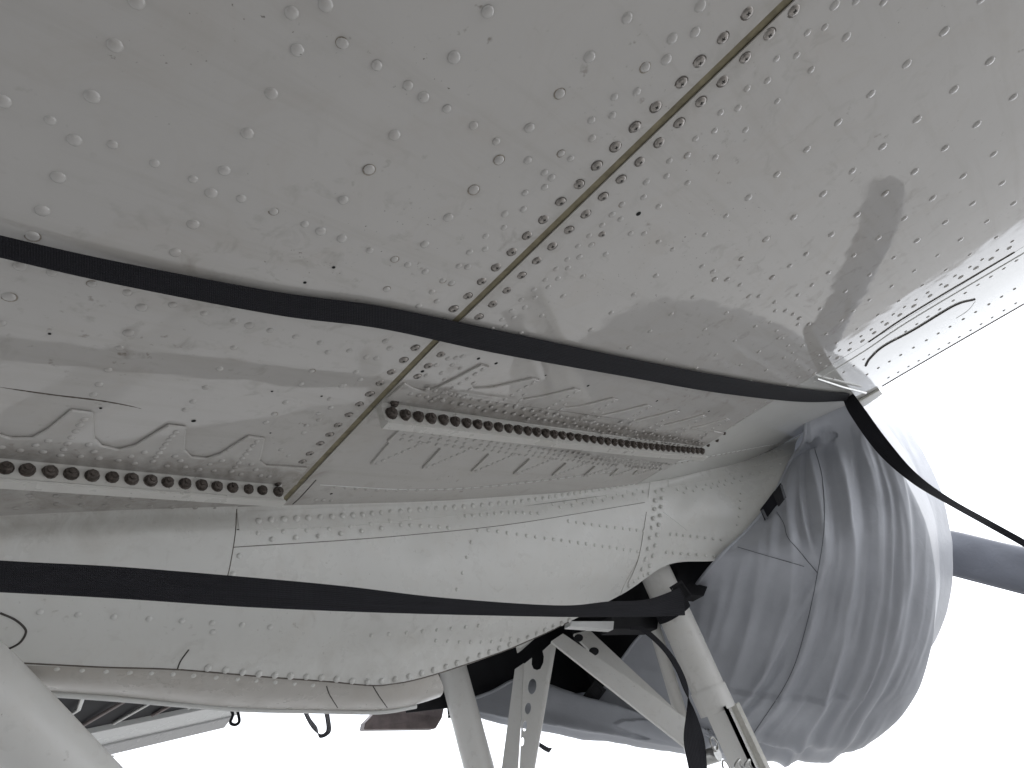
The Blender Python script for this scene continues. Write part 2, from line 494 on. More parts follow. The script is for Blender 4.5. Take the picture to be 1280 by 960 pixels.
# thin bright rubbing strip at the inner edge of the rim
rp = [on_y(*p, y+.112) for p, y in zip([(38, 866), (150, 874), (290, 886), (400, 889), (475, 890), (520, 883)], [1.115, 1.10, 1.09, 1.07, 1.05, 1.04])]
tube('rim_edge_strip', crom(rp, 6), .0045, M['white'], plane, 8)

# inner structure of the wheel well: far wall, firewall, roof
def quad(name, P, mat, parent=plane, t=.004):
    o = build(name, P, [[0, 1, 2, 3]], mat, parent, smooth=False); thick(o, t, 0); return o
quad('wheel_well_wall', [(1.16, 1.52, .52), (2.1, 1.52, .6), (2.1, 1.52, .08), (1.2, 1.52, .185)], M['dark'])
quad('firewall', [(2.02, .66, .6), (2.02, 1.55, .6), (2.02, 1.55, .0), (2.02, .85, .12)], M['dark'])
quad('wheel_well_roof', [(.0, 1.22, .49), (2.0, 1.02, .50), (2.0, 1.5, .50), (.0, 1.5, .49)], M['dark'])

# ---------------------------------------------------------------- rivets, screws, studs
def dome(r, h, seg=10, rings=3):
    V, F = [], []
    for i in range(rings):
        a = PI/2*i/rings; rr = r*math.cos(a)**.7; z = h*math.sin(a)
        for k in range(seg): V.append(Vector((rr*math.cos(2*PI*k/seg), rr*math.sin(2*PI*k/seg), z)))
    V.append(Vector((0, 0, h)))
    for i in range(rings-1):
        for k in range(seg): F.append([i*seg+k, i*seg+(k+1) % seg, (i+1)*seg+(k+1) % seg, (i+1)*seg+k])
    for k in range(seg): F.append([(rings-1)*seg+k, (rings-1)*seg+(k+1) % seg, rings*seg])
    return V, F
def mesh_of(name, V, F, mats, midx=None, ang=None):
    me = bpy.data.meshes.new(name); me.from_pydata([tuple(v) for v in V], [], F)
    for m in mats: me.materials.append(m)
    if midx:
        for p, i in zip(me.polygons, midx): p.material_index = i
    me.polygons.foreach_set('use_smooth', [True]*len(me.polygons)); me.update()
    if ang: me.set_sharp_from_angle(angle=math.radians(ang))
    return me
def frame_at(p, n, spin=0):
    n = Vector(n).normalized(); q = n.to_track_quat('Z', 'Y').to_matrix().to_4x4()
    return T @ Matrix.Translation(p) @ q @ Matrix.Rotation(spin, 4, 'Z')
def piece(name, me, p, n, parent, spin=0, scale=1):
    o = bpy.data.objects.new(name, me)
    return link(o, frame_at(p, n, spin) @ Matrix.Scale(scale, 4), parent)
RV = {}
for m_ in ('wing', 'nac', 'le'):
    for nm, r, h in (('b', .0058, .0027), ('s', .0045, .0023), ('t', .0030, .0013)):
        V, F = dome(r, h); RV[m_+nm] = mesh_of('rivet', V, F, [M[m_]])
        k = len(V); n0 = len(F)                # a few sit in a ring of dirt
        V = V+[Vector((q*math.cos(2*PI*i/12)+(.0004 if q > r else 0), q*math.sin(2*PI*i/12), .0003)) for q in (r*.9, r*1.16) for i in range(12)]
        F = F+[[k+i, k+(i+1) % 12, k+12+(i+1) % 12, k+12+i] for i in range(12)]
        RV[m_+nm+'d'] = mesh_of('rivet', V, F, [M[m_], M['ring']], [0]*n0+[1]*12)
class Stuff:
    def __init__(s): s.V, s.F = [], []
    def add(s, p, n, r, h):
        V, F = dome(r, h, 8, 2); q = Vector(n).normalized().to_track_quat('Z', 'Y').to_matrix()
        k = len(s.V); s.V += [q @ v + Vector(p) for v in V]; s.F += [[i+k for i in f] for f in F]
    def done(s, name, mat, parent):
        if s.V: o = build(name, s.V, s.F, mat, parent); o['kind'] = 'stuff'; return o
# screw with a cross recess
def screw_mesh():
    V, F = dome(.0064, .0026, 14, 4); mi = [0]*len(F)
    def bar(a, w, l, z0):
        nonlocal V, F, mi
        c, s = math.cos(a), math.sin(a); k = len(V)
        P = [(-l, -w), (l, -w), (l, w), (-l, w)]
        V += [Vector((c*x-s*y, s*x+c*y, z0)) for x, y in P]; F.append([k, k+1, k+2, k+3]); mi.append(1)
    bar(0, .0006, .0021, .00262); bar(PI/2, .0006, .0021, .00264)
    V += [Vector((.0011*math.cos(2*PI*k/8), .0011*math.sin(2*PI*k/8), .00266)) for k in range(8)]; k = len(V)-8
    F.append([k+i for i in range(8)]); mi.append(1)
    k = len(V)
    V += [Vector((.0074*math.cos(2*PI*i/14), .0074*math.sin(2*PI*i/14), .0002)) for i in range(14)]
    F.append([k+i for i in range(14)]); mi.append(2)
    return mesh_of('screw', V, F, [M['screw'], M['screw_dark'], M['grease']], mi)
SCR = screw_mesh()
def stud_mesh():
    V, F = [], []
    def ring(r, z, seg, ph=0):
        k = len(V)
        for i in range(seg): V.append(Vector((r*math.cos(2*PI*i/seg+ph), r*math.sin(2*PI*i/seg+ph), z)))
        return k
    def wall(a, b, seg):
        for i in range(seg): F.append([a+i, a+(i+1) % seg, b+(i+1) % seg, b+i])
    a = ring(.0082, 0, 12); b = ring(.0082, .0012, 12); wall(a, b, 12); c = ring(.0066, .0014, 12); wall(b, c, 12)
    d = ring(.0070, .0016, 12); e = ring(.0070, .0050, 12); wall(c, d, 12); wall(d, e, 12)
    # hexagonal feel: push alternate vertices
    for s in (d, e):
        for i in range(0, 12, 2): V[s+i].x *= .9; V[s+i].y *= .9
    f = ring(.0056, .0064, 12); wall(e, f, 12); g_ = ring(.0032, .0066, 12); wall(f, g_, 12); h = ring(.0028, .0088, 12); wall(g_, h, 12)
    F.append([h+i for i in range(12)])
    return mesh_of('stud_nut', V, F, [M['nut']], None, 40)
NUT = stud_mesh()

def wn_(p):                                   # wing normal, facing down
    d = 2*KW*(p.x-X0) if p.x > X0 else 0
    return Vector((d, 0, -1)).normalized()
def c1(L, ox, oy, s=2.977): return [(ox+x/s, oy+y/s) for x, y in L]
big, small = [], []
big += c1([(507,5),(1212,18),(1085,48),(427,168),(1107,187),(342,358),(1010,348),(8,375),(277,521),(920,496),(835,634),(217,659),(786,718),(157,784),(718,834),(1193,860),(121,878),(652,939)], 0, 0)
small += c1([(187,447),(418,537),(576,608),(718,666),(898,739),(1019,787),(1134,834),(1270,160)], 0, 0)
big += c1([(565,44),(1083,67),(1250,143),(440,214),(1229,222),(943,212),(1151,250),(326,362),(833,349),(720,477),(218,503),(607,596),(124,631),(513,706),(27,745),(22,888),(418,810),(330,909)], 420, 0)
small += c1([(27,163),(152,244),(268,319),(413,406),(1119,341),(1035,361),(512,468),(1028,430),(950,447),(597,527),(713,597),(953,515),(838,571),(873,590),(775,643),(802,662),(776,697),(703,718),(697,779),(628,797),(625,847),(557,879),(555,926),(497,938),(125,932),
 (1240,598),(1230,655),(1154,677),(1144,734),(1200,768),(1065,760),(1027,798),(1058,815),(990,837),(941,877),(1096,868),(1146,869),(900,915),(950,911),(1200,899),(1252,928),(1003,945)], 420, 0)
big += c1([(75,22),(55,120),(575,18),(983,117),(843,237),(1154,227),(710,349),(1020,333),(1240,361),(588,454),(882,444),(1105,462),(471,554),(754,545),(986,551),(1167,572),(360,648),(642,635),(873,638),(1053,655),(254,734),(532,721),(764,720),(940,736),(1197,681),(423,808),(659,799),(835,812),(1089,756),(1241,756),(321,889),(564,872),(738,884),(986,826),(1142,823),(882,895),(1044,890),(618,136)], 850, 0)
small += c1([(655,2),(757,8),(1120,0),(538,100),(473,121),(433,205),(358,218),(487,258),(325,299),(249,328),(361,375),(215,401),(151,418),(128,486),(243,483),(57,516),(28,577),(131,585),(28,680),(171,803),(92,873),(470,945),(647,950),(958,950)], 850, 0)
small += c1([(229,10),(82,38),(122,58),(130,86),(176,87),(223,108),(408,37),(48,153),(343,80),(257,150),(293,150),(491,108),(705,70),(553,62),(796,6),(872,55),(615,131),(788,112),(354,204),(392,204),(420,217),(352,172),(439,145),(521,197),(645,204),(705,163),(172,212),(91,273),(280,262),(438,255),(479,254),(443,233),(600,239),(203,315),(366,306),(543,290),(133,368),(293,356),(456,334),(60,418),(225,405),(386,379),(157,452),(320,425),(262,466)], 850, 320)
small += c1([(193,62),(342,104),(474,136),(643,181),(760,213),(870,241),(1005,276),(1100,300),(1190,323),(1220,357),(5,250),(446,342),(870,341),(1160,428),(403,424),(817,419),(369,478),(348,516),(765,489),(1120,477),(1270,483),(1062,544),(718,541),(690,572),(1020,588),(990,619),(1227,532),(1230,564),(1185,585),(1187,609),(1140,630),(1130,657),(1073,742),(1045,720)], 0, 320)
big += c1([(75,38),(33,151),(527,191),(928,258),(479,286)], 0, 320)
small += c1([(267,33),(332,58),(457,37),(490,40),(397,90),(430,100),(188,123),(357,133),(375,168),(308,185),(218,12),(860,12),(905,3),(818,47),(862,44),(917,76),(778,88),(825,83),(789,115),(1190,73),(735,125),(740,154),(845,149),(1107,144),(688,162),(702,190),(653,202),(661,228),(765,221),(1023,212),(617,236),(628,261),(688,286),(580,270),(590,290),(948,275),(1247,217),(1168,280),(1091,340),(1225,384),(50,352),(200,343),(183,316),(113,376),(150,380),(75,432),(90,460),(30,482)], 420, 320)
def put_wing(px, py, kind):
    p = PW(px, py)
    if abs(p.x-gap_x(p.y)) < GW+.003: return
    par = aft if p.x < gap_x(p.y) else fwd
    jitter = Vector((random.uniform(-.06, .06), random.uniform(-.06, .06), 0))
    piece('rivet', RV['wing'+kind+('d' if random.random() < .13 else '')], p+Vector((0, 0, .0002)), wn_(p)+jitter, par, random.random()*6, random.uniform(.93, 1.06))
for p in big: put_wing(*p, 'b')
for p in small: put_wing(*p, 's')
left = c1([(1190,396),(1113,473),(1040,545),(971,617),(903,686),(836,751),(773,815),(712,876),(655,935)], 420, 0) + c1([(250,47),(158,141),(72,230),(5,308)], 850, 0) \
     + c1([(597,40),(543,93),(489,148),(438,197),(395,243),(295,342),(251,387),(207,430),(165,471),(126,513),(85,551),(47,591)], 420, 320) + c1([(1260,627),(1225,663),(1190,697),(1155,733),(1124,765),(1094,806),(1058,843)], 0, 320)
right = c1([(423,38),(331,127),(243,215),(158,300),(77,379)], 850, 0) + c1([(1277,458),(1203,530),(1131,601),(1060,668),(994,732),(929,795),(866,856),(804,914)], 420, 0) \
     + c1([(748,17),(690,72),(637,125),(583,176),(530,226),(390,364),(345,407),(303,448),(262,503),(217,540)], 420, 320)
for L, par, sg in ((left, aft, -1), (right, fwd, 1)):
    for p in L:
        q = PW(*p)
        piece('screw', SCR, q, wn_(q)+Vector((random.uniform(-.1, .1), random.uniform(-.1, .1), 0)), par, random.random()*6, random.uniform(.95, 1.05))
    for k in range(1, 9):                     # the row goes on beyond the frame
        y = PW(*(L[13] if sg < 0 else L[0])).y - .0275*k
        y = -.095-.0275*k
        piece('screw', SCR, Vector((gap_x(y)+sg*.02, y, .5)), (0, 0, -1), par, random.random()*6)
for p in c1([(990, 871), (1083, 67), (27, 745)], 420, 0)[:1]:
    q = PW(*p); piece('screw', SCR, q, wn_(q), fwd, .5, .8)
# small open holes
hv, hf = [], []
for px, py, r in [(798, 267, .0035), (242, 526, .003), (340, 489, .0018), (402, 495, .0018), (126, 510, .0018), (598, 448, .003), (620, 454, .003), (528, 464, .003), (735, 482, .003), (682, 469, .002), (821, 501, .003), (886, 514, .003), (450, 564, .0022), (414, 617, .003), (417, 334, .002), (381, 353, .002), (62, 417, .0016), (338, 541, .0015)]:
    q = PW(px, py)-Vector((0, 0, .0004)); k = len(hv)
    hv += [q+Vector((r*math.cos(a*PI/5), r*math.sin(a*PI/5), 0)) for a in range(10)]; hf.append([k+i for i in range(10)])
build('drain_hole', hv, hf, M['hole'], plane, smooth=False)

# ---------------------------------------------------------------- scalloped doublers
YF1, YF2 = .872, .603                         # spanwise place of the two bolted flanges
def flat_sheet(name, outline, t, mat, parent):
    bm = bmesh.new()
    vs = [bm.verts.new((p.x, p.y, wz(p.x)+.0001)) for p in outline]
    for tr in tessellate_polygon([[Vector((p.x, p.y, 0)) for p in outline]]):
        bm.faces.new([vs[i] for i in tr])
    e = bmesh.ops.extrude_face_region(bm, geom=list(bm.faces))
    for v in [x for x in e['geom'] if isinstance(x, bmesh.types.BMVert)]: v.co.z -= t
    bmesh.ops.recalc_face_normals(bm, faces=bm.faces)
    V = [v.co.copy() for v in bm.verts]; bm.verts.index_update(); F = [[v.index for v in q.verts] for q in bm.faces]; bm.free()
    o = build(name, V, F, mat, parent, smooth=False); bev(o, .0022, 3); return o
def smooth_pts(P, n=4):
    return crom([Vector((p[0], p[1], 0)) for p in P], n)
D1 = [(-90, 520), (-40, 505), (-12, 508), (-10, 532), (0, 541), (14, 545), (40, 545), (60, 534), (89, 510), (117, 514), (119, 546), (128, 555), (148, 560), (168, 555), (210, 529), (233, 532), (231, 560), (240, 569), (258, 571), (274, 566), (310, 543), (331, 546), (325, 574), (333, 580), (384, 583)]
o1 = [PW(*p) for p in D1]; o1 = o1 + [Vector((gap_x(.86)-GW, YF1-.002, 0)), Vector((o1[0].x, YF1-.002, 0))]
dub1 = flat_sheet('scalloped_doubler', o1, .0044, M['wing'], plane)
def rv_world(x, y, kind, par, dz=.0041):
    p = Vector((x, y, wz(x)-dz)); piece('rivet', RV['wing'+kind], p, wn_(p)+Vector((random.uniform(-.08, .08), random.uniform(-.08, .08), 0)), par, 0, random.uniform(.9, 1.05))
d1r = c1([(315,597),(297,618),(282,641),(266,664),(252,687),(238,709),(225,730),(331,691),(350,717),(368,742),(180,676),(133,692),(75,712),(5,700),(160,717),(300,735),
 (655,645),(640,660),(628,674),(616,690),(605,706),(592,722),(580,738),(568,754),(650,735),(670,752),(688,776),(537,720),(487,735),(440,750),(500,762),(620,772),
 (955,680),(940,696),(926,712),(913,728),(900,744),(887,760),(874,776),(860,792),(935,765),(950,785),(968,808),(1000,812),(825,752),(780,765),(740,785),(795,790),(895,803)], 0, 320)
for p in d1r:
    q = PW(*p); rv_world(q.x, q.y, 's', dub1, .0043)
# forward doubler outboard of the second flange: teeth at even spacing, world coordinates
tips = [PW(*p) for p in ((601, 454), (665, 471), (718, 484), (766, 496), (809, 504.5), (845, 511.5), (878, 517.5), (908, 522))]
base = [PW(505, 477), PW(516, 483), PW(530, 487), PW(545, 483), PW(565, 473)]
out = base[:]
vt = PW(605, 497)                             # first valley
hv0 = YF2-vt.y
for i, tp in enumerate(tips):
    w = .020
    if i:
        out += [Vector((tp.x-.062, tp.y+.047, 0)), Vector((tp.x-.045, tp.y+.036, 0))]
    out += [Vector((tp.x, tp.y, 0)), Vector((tp.x+w, tp.y+.001, 0))]
    dx = (tips[i+1].x-tp.x) if i+1 < len(tips) else .12
    out += [Vector((tp.x+w+.006, tp.y+.050, 0)), Vector((tp.x+w+.015, tp.y+.056, 0))] if dx > .09 else [Vector((tp.x+w+.004, tp.y+.046, 0))]
out += [Vector((tips[-1].x+.10, out[-1].y, 0)), Vector((tips[-1].x+.10, YF2-.002, 0)), Vector((base[0].x-.002, YF2-.002, 0))]
dub2 = flat_sheet('scalloped_doubler', out, .0042, M['wing'], plane)
stuff2 = Stuff()
for i, tp in enumerate(tips):
    H = YF2-tp.y-.016
    nn = 8
    for k in range(nn):
        f = k/(nn-1); x = tp.x+.010-.028*f; y = tp.y+.008+(H-.010)*f
        (rv_world(x, y, 's', dub2) if i < 3 else stuff2.add((x, y, wz(x)-.0041), wn_(Vector((x, y, 0))), .0043, .0020))
    dx = (tips[i+1].x-tp.x) if i+1 < len(tips) else .10
    for r_ in range(2):
        m = int(dx/.02)
        for k in range(1, m):
            x = tp.x-.018+dx*k/m+(.008 if r_ else 0); y = YF2-.024-.019*r_
            (rv_world(x, y, 's', dub2) if i < 3 else stuff2.add((x, y, wz(x)-.0041), wn_(Vector((x, y, 0))), .0043, .0020))
    for q in range(3): 
        x = tp.x+.022+.006*q; y = YF2-.056+.004*q-.012*(2-q)
        (rv_world(x, y, 's', dub2) if i < 3 else stuff2.add((x, y, wz(x)-.0041), wn_(Vector((x, y, 0))), .0043, .0020))
for k in range(5):
    rv_world(base[0].x+.026+.016*k, YF2-.026, 's', dub2); rv_world(base[0].x+.045+.016*k, YF2-.044, 's', dub2)
for p in [(533, 469), (545, 456), (552, 466), (565, 456), (570, 447), (578, 445), (560, 448), (556, 474), (575, 460)]:
    q = PW(*p); rv_world(q.x, q.y, 's', fwd, 0)
# inboard doubler: narrow teeth pointing towards the nacelle
XE = [.648, .765, .893, 1.018, 1.146, 1.262, 1.366, 1.462]
out = [Vector((XE[0]-.004, YF2+.012, 0))]
for i, x in enumerate(XE):
    ye = .786-.004*i*i/4
    out += [Vector((x, .709, 0)), Vector((x+.006, .714, 0)), Vector((x+.018, ye, 0)), Vector((x+.034, ye+.002, 0)), Vector((x+.084, .722, 0)), Vector((x+.096, .711, 0))]
out += [Vector((1.60, .70, 0)), Vector((1.60, YF2+.012, 0))]
dub3 = flat_sheet('scalloped_doubler', out, .0046, M['wing'], plane)
for i, x in enumerate(XE):
    ye = .786-.004*i*i/4
    for k in range(8):
        f = k/7; xx = x+.070-.045*f; yy = .700+(ye-.008-.700)*f
        if i < 3: rv_world(xx, yy, 's', dub3, .0045)
        else: stuff2.add((xx, yy, wz(xx)-.0045), wn_(Vector((xx, yy, 0))), .0046, .0022)
for r_, yy in enumerate((.670, .684, .698)):
    xx = XE[0]+.008+.006*r_
    while xx < 1.58:
        if random.random() > .06:
            p_ = (xx+random.uniform(-.0015, .0015), yy+random.uniform(-.0015, .0015))
            if xx < 1.0: rv_world(*p_, 's', dub3, .0045)
            else: stuff2.add((*p_, wz(xx)-.0045), wn_(Vector((xx, yy, 0))), .0046, .0022)
        xx += .0205
stuff2.done('small_rivets', M['wing'], plane)

# ---------------------------------------------------------------- bolted flanges
def flange(x0, x1, y, parts, cut=0):
    # vertical leg, lip and foot of an angle bolted under the wing
    n = 24; prof = [(-.006, .001), (-.005, -.0028), (-.003, -.004), (-.0015, -.006), (-.0015, -.030), (-.006, -.0335), (-.006, -.0375), (.010, -.0385), (.012, -.034), (.012, .0)]
    V, F = [], []
    for i in range(n+1):
        x = lerp(x0, x1, i/n); yy = y(x)
        for dy, dz in prof: V.append(Vector((x, yy+dy, wz(x)+dz)))
    m = len(prof)
    for i in range(n):
        for k in range(m-1): F.append([i*m+k, i*m+k+1, (i+1)*m+k+1, (i+1)*m+k])
    F.append(list(range(m))); F.append([n*m+k for k in range(m)][::-1])
    o = build('joint_flange', V, F, M['flange'], plane, smooth=False); autosmooth(o, 25); return o
def fl_line(pa, pb, dz):                      # flange line through two photographed studs
    a, b = PW(*pa, dz), PW(*pb, dz)
    return lambda x: lerp(a.y, b.y, (x-a.x)/(b.x-a.x)), a, b
ND = -.017
f1, a1, b1 = fl_line((8, 583), (346, 613), ND)
f2, a2, b2 = fl_line((491, 515), (878, 563), ND)
fl1 = flange(-.55, b1.x+.014, lambda x: f1(x)+.0065, None)
fl2 = flange(a2.x-.014, b2.x+.014, lambda x: f2(x)+.0065, None)
st1 = c1([(25,783),(105,790),(188,800),(268,806),(345,814),(420,820),(492,827),(562,834),(627,838),(690,845),(752,850),(810,855),(868,860),(928,864),(978,870),(1038,875)], 0, 320)
for px, py in st1:
    q = PW(px, py, ND); y = f1(q.x)
    piece('stud_nut', NUT, Vector((q.x, y+.005, wz(q.x)+ND)), (random.uniform(-.12, .12), -1, random.uniform(-.12, .12)), fl1, random.random()*6, random.uniform(1.06, 1.18))
dxs = .0305
for k in range(1, 12):
    x = a1.x-dxs*k; piece('stud_nut', NUT, Vector((x, f1(x)+.005, wz(x)+ND)), (0, -1, 0), fl1, k)
L2 = (b2.x-a2.x); n2 = 1+round(L2/((PW(760.6, 549, ND).x-a2.x)/22))
for k in range(n2):
    x = a2.x+L2*k/(n2-1); piece('stud_nut', NUT, Vector((x, f2(x)+.005, wz(x)+ND)), (random.uniform(-.12, .12), -1, random.uniform(-.12, .12)), fl2, random.random()*6, random.uniform(1.16, 1.28))
for p in ((493, 503), (347, 602)):            # spare dark bolt heads at the flange ends
    q = PW(*p); piece('stud_nut', NUT, q, (0, 0, -1), plane, .3, .9)
for p in ((885, 556), (896, 550), (905, 541)):
    q = PW(*p); piece('stud_nut', NUT, q, (0, 0, -1), plane, .3, .7)

# fairing panels between flange and nacelle: thin edge ridges and rivet rows
small3 = Stuff()
def row(bvh, poly, spacing, r, h, st, off=.0002, zig=0):
    pts = []
    P = crom([Vector((*p, 0)) for p in poly], 40)
    for p in P:
        l, nn = hit(bvh, p.x, p.y)
        if l: pts.append((l, nn))
    acc, k = 0, 0
    for i in range(1, len(pts)):
        d = (pts[i][0]-pts[i-1][0]).length; acc += d
        if acc >= spacing:
            acc = 0; k += 1; l, nn = pts[i]; r_k = 1.18 if bvh is BN else 1
            st.add(l+nn*off+Vector((0, 0, zig*(1 if k % 2 else -1))), nn, r*r_k*random.uniform(.92, 1.08), h*r_k*r_k)
sn = Stuff()
row(BW, [(405, 607), (470, 612), (540, 612), (600, 609), (680, 600), (760, 590), (840, 580), (900, 568), (985, 553)], .022, .0046, .0021, small3)
row(BW, [(385, 624), (420, 626)], .016, .0046, .0021, small3)
row(BW, [(1000, 459), (1130, 372), (1262, 286)], .045, .0042, .0015, small3)
row(BW, [(1000, 470), (1080, 418), (1140, 378), (1280, 293)], .024, .0042, .0015, small3)
row(BW, [(1004, 476), (1080, 425), (1140, 384), (1280, 299)], .030, .0060, .0022, small3)
row(BW, [(1030, 481), (1100, 436), (1160, 396), (1280, 320)], .026, .0042, .0015, small3)
row(BW, [(1070, 476), (1150, 430), (1230, 384), (1280, 354)], .030, .0042, .0022, small3)
row(BW, [(1098, 479), (1150, 450), (1220, 409), (1280, 373)], .028, .0042, .0018, small3)
row(BW, [(1000, 467), (990, 440), (960, 400)], .05, .0042, .0014, small3)
row(BW, [(905, 541), (960, 500), (1000, 470)], .035, .0045, .0016, small3)
row(BW, [(-20, 660), (60, 610)], .03, .0045, .0015, small3)
for yy in (622, 632):
    row(BW, [(0, yy-4), (120, yy-1), (300, yy+4)], .03, .0046, .0021, small3)
small3.done('small_rivets', M['wing'], plane)
# nacelle rivets: large row in the fillet strip, zigzag rows, frames
row(BN, [(308, 653), (340, 650), (430, 645), (500, 639), (640, 628), (745, 612), (806, 601)], .0205, .0052, .0020, sn, .0016)
row(BN, [(305, 672), (420, 664), (520, 650)], .021, .0042, .0017, sn, .0004, .006)
row(BN, [(500, 656), (565, 660)], .022, .0042, .0017, sn)
row(BN, [(572, 646), (610, 643), (632, 641), (680, 642)], .02, .0042, .0017, sn)
row(BN, [(684, 634), (745, 625), (808, 612)], .018, .0040, .0016, sn, .0004, .005)
row(BN, [(598, 661), (660, 670), (740, 681), (800, 690)], .026, .0042, .0017, sn)
row(BN, [(700, 650), (740, 656), (804, 664)], .026, .0040, .0016, sn)
row(BN, [(608, 651), (590, 675), (580, 710), (570, 740)], .035, .0038, .0015, sn)
row(BN, [(303, 672), (298, 700), (290, 720)], .03, .0040, .0016, sn)
row(BN, [(272, 760), (266, 790), (240, 812)], .04, .0040, .0016, sn)
row(BN, [(0, 759), (60, 766), (140, 771), (240, 777), (340, 784)], .045, .0042, .0016, sn)
row(BN, [(840, 594), (900, 582), (950, 569), (985, 560)], .020, .0055, .0026, sn, .0016)
row(BN, [(842, 616), (900, 605), (950, 592), (982, 580)], .016, .0040, .0016, sn, .0016, .006)
row(BN, [(820, 602), (817, 640), (808, 690), (800, 715)], .028, .0055, .0028, sn, .0036)
row(BN, [(828, 602), (825, 640), (816, 690), (808, 715)], .028, .0055, .0028, sn, .0036)
row(BN, [(830, 667), (870, 671), (910, 676)], .024, .0040, .0016, sn, .0016)
row(BN, [(825, 690), (860, 693), (895, 696)], .024, .0040, .0016, sn, .0016)
row(BN, [(926, 608), (924, 640), (920, 660)], .03, .0030, .0012, sn, .0016)
row(BN, [(530, 800), (600, 803), (640, 798)], .028, .0034, .0013, sn)
row(BN, [(440, 796), (520, 790), (600, 782)], .034, .0034, .0013, sn)
row(BN, [(236, 832), (330, 843), (400, 847), (470, 852), (540, 838), (620, 812), (700, 780), (712, 775)], .027, .0050, .0028, sn, .0006)
row(BN, [(780, 738), (798, 722), (815, 716)], .02, .0045, .002, sn, .002)
row(BR, [(60, 865), (200, 877), (300, 882), (470, 884), (530, 876)], .03, .0042, .002, sn)
row(BR, [(40, 834), (150, 840), (225, 843), (400, 857)], .03, .0045, .002, sn)
sn.done('small_rivets', M['nac'], plane)

# dark joint lines laid as thin recessed-looking sealant beads
def bead_on(bvh, poly, r, mat, name='seam_sealant', off=0, taper=False):
    pts = []
    for p in crom([Vector((*p, 0)) for p in poly], 12):
        l, nn = hit(bvh, p.x, p.y)
        if l: pts.append(l+nn*off)
    if len(pts) > 2:
        n_ = len(pts)-1
        rr = [r*max(.12, math.sin(PI*i/n_)**.6)*random.uniform(.8, 1.1) for i in range(n_+1)] if taper else r
        return tube(name, pts, rr, mat, plane, 6)
bead_on(BN, [(296, 662), (430, 656), (560, 643), (690, 628), (812, 611)], .0009, M['seam'])
bead_on(BN, [(292, 684), (420, 676), (520, 668), (640, 655), (806, 628)], .0007, M['grease'])
bead_on(BN, [(808, 640), (800, 690), (790, 720)], .0011, M['brown'])
bead_on(BN, [(296, 636), (294, 668), (288, 705), (284, 722)], .0008, M['grease'])
bead_on(BN, [(236, 812), (226, 826), (222, 836)], .0012, M['seam'])
bead_on(BN, [(30, 829), (130, 834), (222, 837), (330, 846), (410, 852), (468, 857), (505, 853), (560, 838), (650, 806), (712, 777)], .0012, M['grease'])
bead_on(BN, [(0, 766), (18, 774), (30, 784), (32, 792), (24, 804), (8, 812), (-5, 815)], .0016, M['seam'], 'access_plate_edge')
bead_on(BW, [(400, 606), (520, 612), (640, 605), (830, 580), (985, 552)], .0010, M['white'], 'skin_edge')
bead_on(BW, [(395, 600), (375, 622), (366, 630)], .0010, M['seam'])
bead_on(BR, [(408, 857), (412, 868), (422, 884)], .0016, M['seam'])
bead_on(BR, [(466, 857), (474, 870), (484, 884)], .0016, M['seam'])
bead_on(BW, [(1002, 479), (1080, 431), (1140, 391), (1280, 308)], .0016, M['seam'], 'seam_sealant', .0004)
bead_on(BW, [(1016, 478), (1080, 439), (1140, 399), (1280, 316)], .0016, M['alu'], 'skin_edge')
bead_on(BW, [(1218, 374), (1192, 382), (1142, 412), (1105, 432), (1088, 447), (1082, 457)], .0032, M['seam'], 'light_window_gasket')
bead_on(BW, [(1219, 377), (1210, 388), (1195, 398)], .0008, M['alu'], 'light_window_edge')
bead_on(BW, [(1094, 488), (1150, 455), (1280, 380)], .0022, M['brown'], 'leading_edge_trim')
# long grease smear aft of the doubler
bead_on(BW, [(-20, 481), (20, 487), (70, 494), (120, 500), (160, 507), (188, 514)], .0016, M['grease'], 'grease_smear', -.0006, True)
# scratch on the nacelle
bead_on(BN, [(829, 640), (845, 652), (859, 663)], .0009, M['white'], 'scratch')
# fitting where the strap passes the leading edge
tube('static_rod', [PW(1019, 471)+Vector((0, 0, -.006)), PW(1050, 480)+Vector((0, 0, -.010)), PW(1079, 487)+Vector((0, 0, -.012))], .0035, M['alu'], plane, 10)
pA = PW(1086, 487)
slab('edge_bracket', [PW(1066, 503, .0)+Vector((-.01, 0, -.004)), PW(1070, 511)+Vector((-.01, 0, -.004)), PW(1102, 490), PW(1098, 485)], (0, 0, -1), .008, M['cream'], plane)

# ================================================================ far underside beyond the nacelle
far_p = [(-.6, 1.55), (1.27, 1.55), (1.27, 2.42), (-.6, 2.42)]
slab('inboard_wing_skin', [Vector((x, y, .50)) for x, y in far_p], (0, 0, 1), .02, M['far'], plane)
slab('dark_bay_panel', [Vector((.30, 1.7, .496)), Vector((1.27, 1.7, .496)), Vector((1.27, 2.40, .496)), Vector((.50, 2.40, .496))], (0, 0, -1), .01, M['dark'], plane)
slab('bay_edge_strip', [Vector((-.6, 2.38, .49)), Vector((1.22, 2.38, .49)), Vector((1.22, 2.50, .47)), Vector((-.6, 2.52, .47))], (0, 0, -1), .02, M['white'], plane)
slab('bay_edge_strip', [Vector((-.6, 2.49, .458)), Vector((1.20, 2.49, .458)), Vector((1.20, 2.56, .44)), Vector((-.6, 2.56, .44))], (0, 0, -1), .012, M['far'], plane)
slab('flap_hinge_fairing', [Vector((.35, 2.6, .47)), Vector((.80, 2.6, .47)), Vector((.86, 2.6, .43)), Vector((.72, 2.6, .385)), Vector((.35, 2.6, .38))], (0, 1, 0), .08, M['far'], plane, .01)
